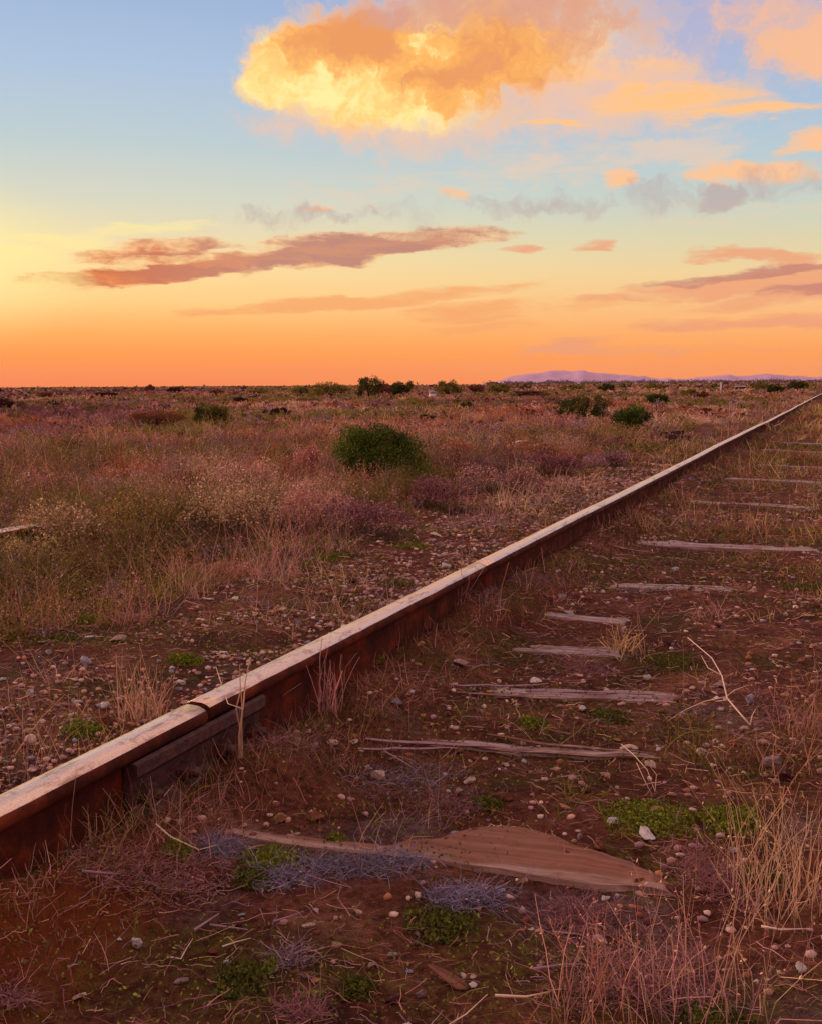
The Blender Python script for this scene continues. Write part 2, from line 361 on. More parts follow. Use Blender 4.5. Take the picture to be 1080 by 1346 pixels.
def m_rust():
    m, t, b = material('rusted_steel')
    P = t.new('ShaderNodeTexCoord').outputs['Object']
    n = t.noise(P, 14, 6, .65); n2 = t.noise(P, 120, 4, .7)
    c = t.ramp(n, [(.3, lin((40, 12, 8))), (.5, lin((78, 28, 14))), (.7, lin((122, 50, 20)))])
    c = t.mix(t.math('MULTIPLY', t.step(n2, .5, .75), .25), c, lin((92, 52, 50)))
    t.l.new(c, b.inputs['Base Color']); b.inputs['Roughness'].default_value = .9; b.inputs['Specular IOR Level'].default_value = .2
    bump(t, b, t.math('ADD', n2, n), .004, .8)
    return m
def m_head():
    m, t, b = material('worn_rail_top')
    P = t.new('ShaderNodeTexCoord').outputs['Object']
    st = t.noise(t.mapping(P, sc=(60, 1.0, 20)), 1.0, 5, .5)
    sp = t.noise(P, 420, 3, .8); n = t.noise(P, 30, 5, .65)
    c = t.ramp(st, [(.3, lin((226, 188, 168))), (.5, lin((242, 208, 186))), (.7, lin((250, 224, 202)))])
    c = t.mix(t.math('MULTIPLY', t.step(sp, .54, .66), .7), c, lin((116, 74, 80)))
    c = t.mix(t.math('MULTIPLY', t.step(t.noise(t.mapping(P, sc=(30, 6, 30)), 1.0, 5, .7), .52, .64), .6), c, lin((120, 66, 50)))
    c = t.mix(t.math('MULTIPLY', t.step(n, .55, .7), .55), c, lin((140, 84, 66)))
    t.l.new(c, b.inputs['Base Color']); b.inputs['Metallic'].default_value = .95
    t.l.new(t.step(sp, .3, .7, .2, .42), b.inputs['Roughness'])
    bump(t, b, t.math('ADD', t.math('MULTIPLY', sp, .5), n), .0012, .4)
    return m
def m_wood(name, stops, soil=False, dark=.5):
    m, t, b = material(name)
    P = t.new('ShaderNodeTexCoord').outputs['Object']
    g = t.noise(t.mapping(P, sc=(2.2, 55, 30)), 1.6, 7, .65); n = t.noise(P, 9, 5, .6)
    c = t.ramp(g, [(.3, lin(stops[0])), (.5, lin(stops[1])), (.7, lin(stops[2]))])
    c = t.mix(t.math('MULTIPLY', t.step(n, .5, .72), dark), c, lin((112, 62, 52)))
    if soil:     # the back of each sleeper is stained by the soil that lay on it
        sp = t.new('ShaderNodeSeparateXYZ'); t.l.new(P, sp.inputs[0])
        st = t.step(t.math('MULTIPLY_ADD', t.math('SUBTRACT', n, .5), .06, sp.outputs[1]), .008, .034)
        c = t.mix(t.math('MULTIPLY', st, .8), c, t.mix(g, lin((98, 52, 42)), lin((152, 96, 74))))
    t.l.new(c, b.inputs['Base Color']); b.inputs['Roughness'].default_value = .9; b.inputs['Specular IOR Level'].default_value = .15
    bump(t, b, g, .006, 1.0)
    return m
def m_stone(name, a, c_, k=1.0):
    m, t, b = material(name)
    P = t.new('ShaderNodeTexCoord').outputs['Object']
    n = t.noise(P, 2.0, 5, .65); n2 = t.noise(P, 14, 4, .7)
    c = t.mix(t.step(n, .3, .7), lin(a), lin(c_)); c = t.mix(t.math('MULTIPLY', t.step(n2, .5, .7), .5), c, lin(tuple(v*.6 for v in a)))
    oi = t.new('ShaderNodeObjectInfo').outputs['Random']
    hs = t.new('ShaderNodeHueSaturation'); t.put(hs.inputs['Value'], t.step(oi, 0, 1, 1.0, 1.4)); t.l.new(c, hs.inputs['Color'])
    t.l.new(hs.outputs[0], b.inputs['Base Color']); b.inputs['Roughness'].default_value = .85; b.inputs['Specular IOR Level'].default_value = .2
    bump(t, b, n2, .08, .7)
    return m
def m_plain(name, c1, c2, rough=.8, sc=8, metal=0.0):
    m, t, b = material(name)
    P = t.new('ShaderNodeTexCoord').outputs['Object']
    t.l.new(t.mix(t.noise(P, sc, 5, .6), lin(c1), lin(c2)), b.inputs['Base Color']); b.inputs['Roughness'].default_value = rough; b.inputs['Metallic'].default_value = metal
    return m
M_RUST = m_rust(); M_HEAD = m_head()
M_WOOD = m_wood('weathered_sleeper_wood', ((96, 64, 60), (150, 116, 106), (190, 156, 142)), soil=True)
M_WOODG = m_wood('grey_sleeper_wood', ((84, 62, 64), (150, 124, 124), (200, 174, 170)), dark=.8)
M_STICK = m_plain('bleached_wood', (196, 156, 138), (238, 206, 186), .85, 30)
M_TWIG = m_plain('grey_twig', (118, 84, 96), (176, 140, 150), .9, 30)
M_DARKW = m_plain('dark_old_timber', (44, 22, 24), (86, 50, 48), .9, 6)
M_WHITE = m_plain('white_paint', (188, 182, 190), (225, 220, 222), .6, 3)
M_GREYP = m_plain('grey_sheet_metal', (110, 108, 120), (150, 146, 156), .5, 3)
STONE_C = {
 'pale pinkish': m_stone('pale_stone', (196, 152, 138), (232, 200, 182)),
 'tan': m_stone('tan_stone', (160, 108, 72), (206, 156, 112)),
 'grey mauve': m_stone('grey_stone', (132, 100, 104), (178, 146, 150)),
 'bluish grey': m_stone('blue_stone', (126, 118, 132), (178, 172, 182)),
 'rust brown': m_stone('brown_stone', (104, 54, 42), (152, 88, 64)),
 'dark maroon': m_stone('maroon_stone', (74, 30, 36), (116, 56, 58)),
 'off white': m_stone('white_stone', (205, 188, 186), (238, 226, 222)),
}

# ------------------------------------------------------------------ ground sheet
def build_ground():
    nr, na = 620, 900
    k = np.arange(nr)/(nr-1)
    r = .25*(13200/.25)**(k**1.22)
    # angles: dense in front of the camera, coarser behind
    fr = np.linspace(radians(-36), radians(36), 640, endpoint=False); bk = np.linspace(radians(36), radians(324), na-640, endpoint=False)
    a = np.concatenate([fr, bk]); na_ = len(a)
    R, A = np.meshgrid(r, a, indexing='ij'); X = R*np.sin(A); Y = R*np.cos(A); Z = ground_z(X, Y)
    V = np.stack([X, Y, Z], -1).reshape(-1, 3); V = np.concatenate([V, [[0, 0, float(ground_z(0, 0))]]])
    i = np.arange(nr-1)[:, None]*na_; j = np.arange(na_)[None, :]; j2 = (j+1) % na_
    Q = np.stack([i+j, i+na_+j, i+na_+j2, i+j2], -1).reshape(-1, 4)[:, ::-1]
    c = len(V)-1; T = [(c, int(j), int((j+1) % na_)) for j in range(na_)]
    me = bpy.data.meshes.new('ground')
    nq = len(Q); nt = len(T)
    me.vertices.add(len(V)); me.vertices.foreach_set('co', V.ravel())
    li = np.concatenate([Q.ravel(), np.array(T)[:, ::-1].ravel()]).astype(np.int32)
    me.loops.add(len(li)); me.loops.foreach_set('vertex_index', li)
    ls = np.concatenate([np.arange(nq)*4, nq*4+np.arange(nt)*3]).astype(np.int32)
    me.polygons.add(nq+nt); me.polygons.foreach_set('loop_start', ls)
    me.materials.append(M_GROUND); me.update(calc_edges=True)
    me.polygons.foreach_set('use_smooth', [True]*len(me.polygons))
    o = link('ground', me); tag(o, kind='structure')
build_ground()

# ------------------------------------------------------------------ hills
def build_hills():
    m, t, b = material('haze_tinted_hill')
    P = t.new('ShaderNodeTexCoord').outputs['Object']
    t.l.new(t.mix(t.noise(P, .004, 6, .6), lin((158, 112, 168)), lin((178, 134, 184))), b.inputs['Base Color']); b.inputs['Roughness'].default_value = .95  # violet of distance haze is painted into the hill colour
    def ridge(name, prof, D, depth, seed, rough):
        pxs = np.arange(prof[0][0], prof[-1][0]+.1, 1.5)
        yy = np.interp(pxs, [p[0] for p in prof], [p[1] for p in prof])
        rows = 14; V = []
        for i, (px, top) in enumerate(zip(pxs, yy)):
            a, e0 = ang(px, top); a = radians(a); hh = max(0, math.tan(radians(e0))*D+H)
            hh *= 1
            for r in range(rows):
                q = r/(rows-1); sh = math.sin(pi*min(q*1.25, 1)**.9/2) if q < .8 else math.cos((q-.8)/.2*pi/2)
                d = D+(q-.75)*depth
                nz = 1+rough*(float(vn(i*.11, q*5, seed))-.5)*(0 if q > .7 else 1)
                nz2 = (float(vn(i*.3, 0, seed+5))-.5)*2.0*(D/12000)*3
                V.append((sin(a)*d, cos(a)*d, -3+(hh+3)*sh*nz+(nz2*sh if hh > 12 else 0)))
        Fc = [(i*rows+r, (i+1)*rows+r, (i+1)*rows+r+1, i*rows+r+1) for i in range(len(pxs)-1) for r in range(rows-1)]
        o = link(name, mesh(name, V, Fc, m, True)); tag(o, kind='structure')
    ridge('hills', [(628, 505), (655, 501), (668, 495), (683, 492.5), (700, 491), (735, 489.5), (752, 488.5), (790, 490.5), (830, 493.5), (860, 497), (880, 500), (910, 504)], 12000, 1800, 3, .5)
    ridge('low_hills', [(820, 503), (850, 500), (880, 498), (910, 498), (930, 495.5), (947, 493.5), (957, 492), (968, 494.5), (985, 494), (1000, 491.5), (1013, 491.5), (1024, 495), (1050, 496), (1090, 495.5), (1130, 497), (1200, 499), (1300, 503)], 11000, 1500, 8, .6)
build_hills()

# ------------------------------------------------------------------ rails
def rail_profile():
    # (x, z, head?) half profile from the top centre outwards and down
    h = [(0, .150), (.010, .1496), (.0170, .1480), (.0225, .1455), (.0270, .1420), (.0300, .1375), (.0312, .132), (.0305, .126), (.028, .122), (.0100, .115), (.0075, .105), (.0075, .040), (.0105, .028), (.040, .016), (.060, .012), (.0615, .004), (.0600, 0)]
    R = h; Lh = [(-x, z) for x, z in h[1:]][::-1]
    return R+Lh      # open loop around
PROF = rail_profile(); NP = len(PROF)
def wob(s, lat):
    f = sstep(5, 12, s)
    z = .010*(float(vn(s*.28, 1, 41))-.5)*2*float(f) + .004*(float(vn(s*.9, 4, 44))-.5)*min(1, s/4) if s > 0 else 0
    x = .012*(float(vn(s*.22, 7, 51))-.5)*2*float(f)
    if lat < -2.5:      # the siding is buried but for a few short lengths
        g = max(float(sstep(3.95, 3.6, s)), math.exp(-((s-4.62)/.10)**2), .9*math.exp(-((s-10.9)/.7)**2))
        z = -.125*(1-g)
    return x, z
def build_rail(name, s0, s1, X, label, group=None, drop=(0, 0), step=.12, mats=None):
    n = max(3, int((s1-s0)/step)); ss = np.linspace(s0, s1, n+1)
    V = []
    org = np.array([*tp((s0+s1)/2, X), 0.0])
    for i, s in enumerate(ss):
        wx, wz = wob(s, X)
        for (x, z) in PROF:
            if z > .11:
                sgn = .0014*(float(vn(s*22+x*40, x*300, 77))-.5)
                z2 = z+sgn*(1 if z > .14 else 0); x2 = x*(1+.0+.04*(float(vn(s*9, 3 if x > 0 else 5, 78))-.5))
            else: x2, z2 = x, z
            V.append((x2+wx, s-(s0+s1)/2, z2+wz+drop[0]+(drop[1]-drop[0])*(s-s0)/(s1-s0)))
    Fc = []; mi = []
    for i in range(n):
        for k in range(NP):
            k2 = (k+1) % NP
            Fc.append((i*NP+k, (i+1)*NP+k, (i+1)*NP+k2, i*NP+k2))
            zz = (PROF[k][1]+PROF[k2][1])/2
            mi.append(0 if zz > .1435 else 1)
    Fc.append(tuple(range(NP))); Fc.append(tuple(n*NP+k for k in range(NP))[::-1]); mi += [1, 1]
    me = mesh(name, V, Fc, [M_HEAD, M_RUST], True, mi)
    me.polygons[-1].use_smooth = False; me.polygons[-2].use_smooth = False
    o = link(name, me); o.location = org; o.rotation_euler = (0, 0, -TA); tag(o, label, 'rail', group)
    return o
def s_for(px, X, z):
    lo, hi = .5, 20.
    for _ in range(50):
        m = (lo+hi)/2; q = tp(m, X); d = RM.T@np.array([q[0], q[1], z-H])
        if 540+F*d[0]/-d[2] < px: lo = m
        else: hi = m
    return lo
J1 = s_for(256, XR, .15)
J2 = s_for(627, XR, .15)
build_rail('rail', -5, J1-.006, XR, 'worn speckled end of the near rail, left of the dark joint gap', 'lengths of railway rail', (0.0, -.001), .05)
build_rail('rail', J1+.006, J2-.002, XR, 'short length of rail between the bolted joint and the next faint joint', 'lengths of railway rail', (0.001, 0), .05)
build_rail('rail', J2+.002, 16, XR, 'long pale topped rail running on past the faint second joint', 'lengths of railway rail')
build_rail('rail', 16.006, 420, XR, 'farthest stretch of the main rail, narrowing to the right edge at the horizon', 'lengths of railway rail', step=.8)
build_rail('siding_rail', -6, 12.3, -3.06, 'second rusty rail half buried in dry scrub at far left, beyond the main rail', 'lengths of railway rail', (.0, .0), .1)
build_rail('rail', -5, 420, XR+1.505, 'opposite rail of the main track, right of the sleepers', 'lengths of railway rail', (0, 0), .4)

# bolted joint on the near side: angle bar with nuts
def build_fishplate():
    s0, s1 = s_for(181, XR+.037, .1), s_for(350, XR+.037, .1)
    root = empty('fishplate', (*tp((s0+s1)/2, XR), 0)); root.rotation_euler = (0, 0, -TA)
    tag(root, 'rusty angle bar bolted under the rail joint gap', 'rail joint bar')
    hl = (s1-s0)/2
    # local frame: x to the right of the rail, y along it
    pr = [(.0105, .1125), (.029, .1185), (.036, .115), (.037, .097), (.030, .090), (.022, .084), (.020, .046), (.030, .036), (.058, .022), (.072, .0175), (.073, .012), (.058, .0165), (.040, .0185), (.012, .031)]
    n = 24; V = []; Fc = []
    for i in range(n+1):
        y = -hl+2*hl*i/n
        for x, z in pr: V.append((x+.0006*(random.random()-.5), y, z))
    m = len(pr)
    for i in range(n):
        for k in range(m): Fc.append((i*m+k, i*m+(k+1) % m, (i+1)*m+(k+1) % m, (i+1)*m+k))
    Fc.append(tuple(range(m))[::-1]); Fc.append(tuple(n*m+k for k in range(m)))
    link('bar', mesh('bar', V, Fc, M_PLATE), root)
    for y in (-.17, -.06, .06, .17):
        # square nut with a bolt end
        parts = []
        r = .018
        v = []; f = []
        for x in (.019, .040):
            for k in range(6):
                a = pi/3*k+.3*y*20; v.append((x, y+r*cos(a), .058+r*sin(a)))
        f = [(k, (k+1) % 6, 6+(k+1) % 6, 6+k) for k in range(6)]+[tuple(range(6))[::-1], tuple(range(6, 12))]
        b = link('nut', mesh('nut', v, f, M_PLATE), root)
        v = []
        for x, rr in ((.038, .009), (.052, .009), (.056, .006)):
            for k in range(10): v.append((x, y+rr*cos(2*pi*k/10), .058+rr*sin(2*pi*k/10)))
        f = [(i*10+k, i*10+(k+1) % 10, (i+1)*10+(k+1) % 10, (i+1)*10+k) for i in range(2) for k in range(10)]+[tuple(range(20, 30))]
        link('bolt', mesh('bolt', v, f, M_PLATE, True), b)
m_, t_, b_ = material('mauve_rusted_plate')
P_ = t_.new('ShaderNodeTexCoord').outputs['Object']
t_.l.new(t_.mix(t_.step(t_.noise(P_, 60, 5, .7), .35, .65), lin((50, 20, 17)), lin((86, 46, 42))), b_.inputs['Base Color']); b_.inputs['Roughness'].default_value = .7
bump(t_, b_, t_.noise(P_, 160, 4, .7), .003, .8)
M_PLATE = m_
build_fishplate()
def base_plate():
    # steel tie plate under the joint
    s, X = to_sx(*gp(212, 1036, .02))
    v = []
    for (x, y, z) in [(-.10, -.07, 0), (.09, -.07, 0), (.09, .07, 0), (-.10, .07, 0)]:
        v.append((x, y, -.008))
    for (x, y, z) in [(-.10, -.07, 0), (.09, -.07, 0), (.09, .07, 0), (-.10, .07, 0)]:
        v.append((x*.98, y*.98, .010))
    f = [(3, 2, 1, 0), (4, 5, 6, 7)]+[(k, (k+1) % 4, 4+(k+1) % 4, 4+k) for k in range(4)]
    o = link('base_plate', mesh('base_plate', v, f, M_PLATE)); o.location = (*tp(s, X-.03), .026); o.rotation_euler = (radians(1), radians(5), -TA)
    tag(o, 'flat rusty steel plate on the soil under the rail joint', 'base plate')
base_plate()

# ------------------------------------------------------------------ sleepers
def build_sleeper(e0, e1, label, seed, z=.012, Xa=-1.45, Xb=1.0, vis=(-.95, -.1), w=.22, tilt=.10, expo=((-9, .07), (9, .07)), lift=.006):
    """a weathered sleeper; the front upper edge runs through the two photo points, soil hides the rest"""
    (sa, xa), (sb, xb) = to_sx(*gp(*e0, z)), to_sx(*gp(*e1, z))
    def s_at(X): return sa+(sb-sa)*(X-xa)/(xb-xa)
    pa = tp(s_at(Xa), Xa); pb = tp(s_at(Xb), Xb)
    c = (pa+pb)/2; d = pb-pa; Ln = float(np.hypot(*d)); an = atan2(d[1], d[0])
    nx, ny = 150, 12
    V = []; Fc = []
    ca, sn = cos(an), sin(an)
    if True:
        q_ = [tp(s_at(X_), X_) for X_ in np.linspace(vis[0]+.12, vis[1], 20)]; zm = {seed: float(np.mean(ground_z([v[0] for v in q_], [v[1] for v in q_])))}
    kg = .45 if seed == 1 else .3
    for i in range(nx+1):
        x = (i/nx-.5)*Ln; Xc = Xa+(Xb-Xa)*i/nx
        inside = float(sstep(vis[0]-.05, vis[0]+.05, Xc)*sstep(vis[1]+.05, vis[1]-.04, Xc))
        ed = .016*(float(fbm(x*7, seed, seed, 3))-.5)
        for j in range(ny+1):
            v = j/ny
            y = v*w+ed*(1-v)
            wx, wy = c[0]+ca*x-sn*y, c[1]+sn*x+ca*y
            g = float(fbm(x*1.2+3, y*70+seed, seed+4, 3))-.5
            gz = float(ground_z(wx, wy))
            top = z+g*.009-tilt*y+.008*(float(fbm(x*3, y*6, seed+9, 2))-.5)
            # rise just clear of the soil along the front strip where the photograph shows wood
            ex = float(np.interp(Xc, [q[0] for q in expo], [q[1] for q in expo]))*(.55+.9*float(fbm(x*9, 3, seed+21, 3)))
            top = kg*gz+(1-kg)*zm[seed]+lift+g*.006+(.004 if seed == 1 else .011)*(float(fbm(x*7, y*12, seed+33, 3))-.5)-.30*max(0, y-ex)*(1 if y > ex else 0)
            top = top*inside+(gz-.02)*(1-inside)
            V.append((x, y, top))
    o_ = len(V)
    for i in range(nx+1):
        x = (i/nx-.5)*Ln; V.append((x, V[i*(ny+1)][1], -.13)); V.append((x, w, -.13))
    for i in range(nx):
        for j in range(ny): a = i*(ny+1)+j; Fc.append((a, a+ny+1, a+ny+2, a+1))
        Fc.append((o_+2*i, o_+2*i+2, (i+1)*(ny+1), i*(ny+1)))
        Fc.append((i*(ny+1)+ny, (i+1)*(ny+1)+ny, o_+2*i+3, o_+2*i+1))
        Fc.append((o_+2*i, o_+2*i+1, o_+2*i+3, o_+2*i+2))
    me = mesh('sleeper', V, Fc, M_WOOD if seed == 1 else M_WOODG); o = link('sleeper', me); o.location = (c[0], c[1], 0); o.rotation_euler = (0, 0, an)
    tag(o, label, 'sleeper', 'timber sleepers under the main track')
    return o
build_sleeper((260, 1088), (888, 1160), 'nearest pale cracked sleeper, with a broad bare flat end at its right', 1, .014, vis=(-.97, -.185), expo=((-1, .018), (-.62, .022), (-.53, .12), (-.38, .13), (-.33, .11), (-.19, .012)), lift=.008)
build_sleeper((470, 968), (870, 988), 'splintered mauve brown sleeper with a long pale edge in the middle of the track', 2, .012, vis=(-.90, -.29), w=.16, expo=((-1, .05), (-.6, .03), (-.3, .012)))
build_sleeper((650, 845), (790, 852), 'short lilac grey piece of sleeper between the rail and a pale tuft', 3, .014, vis=(-.86, -.50), w=.2, expo=((-1, .09), (0, .09)), lift=.004)
build_sleeper((695, 803), (820, 811), 'broken off whitish sleeper near the rail, second behind the lilac one', 4, .018, vis=(-.90, -.56), w=.16, expo=((-1, .07), (0, .07)), lift=.007)
build_sleeper((800, 711), (1062, 722), 'long straight grey sleeper in the middle distance', 5, .018, vis=(-.96, -.06), w=.2, expo=((-1, .12), (0, .12)), lift=.009)
build_sleeper((883, 658), (1040, 665), 'thin pale sleeper line, next beyond the long grey one', 6, .02, vis=(-.94, -.14), expo=((-1, .12), (0, .12)), lift=.012)
for k, (e0, e1, lb) in enumerate([((925, 627), (1075, 633), 'faint narrow sleeper just beyond the thin pale one'), ((955, 609), (1060, 613), 'distant sleeper line among olive tufts between the rails'), ((985, 590), (1070, 594), 'very distant pale sleeper line below the rail bend'), ((1000, 580), (1075, 583), 'farthest pale sleeper line to be seen before the grass closes in')]):
    build_sleeper(e0, e1, lb, 7+k, .028, vis=(-.8+.1*(k % 2), -.12), expo=((-1, .12), (0, .12)), lift=.026)
for k, (y0, lb) in enumerate([(905, 'mostly buried brown sleeper with pale splinters, between the pale edged one and the lilac one'), (768, 'mostly buried thin sleeper edge behind the whitish broken one')]):
    build_sleeper((620 if k == 0 else 730, y0), (860 if k == 0 else 980, y0+10), lb, 15+k, .008, vis=(-.75, -.3), tilt=.3)

# ------------------------------------------------------------------ stones
def ico(sub=2):
    import bmesh
    bm = bmesh.new(); bmesh.ops.create_icosphere(bm, subdivisions=sub, radius=1)
    v = np.array([p.co[:] for p in bm.verts]); f = [tuple(q.index for q in p.verts) for p in bm.faces]; bm.free(); return v, f
ICO = ico(2); ICO3 = ico(3)
def stone_vf(seed, flat=.6, big=False):
    r = np.random.RandomState(seed); v, f = (ICO3 if big else ICO); v = v.copy()
    for k in range(16):           # chip flat facets
        d = unit(r.normal(size=3)); h = r.uniform(.34, .78); q = v@d; m = q > h; v[m] -= np.outer((q[m]-h)*.93, d)
    n = sum(np.sin(v@r.normal(size=3)*r.uniform(2, 6)+r.uniform(0, 6)) for _ in range(5))*.03
    v = v*(1+n[:, None]); v *= np.array([1, r.uniform(.55, .95), flat*r.uniform(.65, 1.15)])
    return v, f
SM = {}
def stone_mesh(var, colr, flat):
    k = (var, colr, round(flat, 1))
    if k not in SM:
        v, f = stone_vf(var*13+5, flat, True); me = mesh('stone', v, f, STONE_C[colr], False)
        SM[k] = me
    return SM[k]
used = []
def add_stone(x, y, size, colr, label, flat=.6, sink=.35, group=None, var=None, rot=None):
    g = float(ground_z(x, y)); var = random.randint(0, 11) if var is None else var
    o = link('stone', stone_mesh(var, colr, flat)); s = size/2
    o.scale = (s, s, s); o.location = (x, y, g+s*flat*(.9-2*sink*.9)+.001)
    o.rotation_euler = (random.uniform(-.25, .25), random.uniform(-.25, .25), random.uniform(0, 6.28) if rot is None else rot)
    tag(o, label, 'stone', group); used.append((x, y, s)); return o
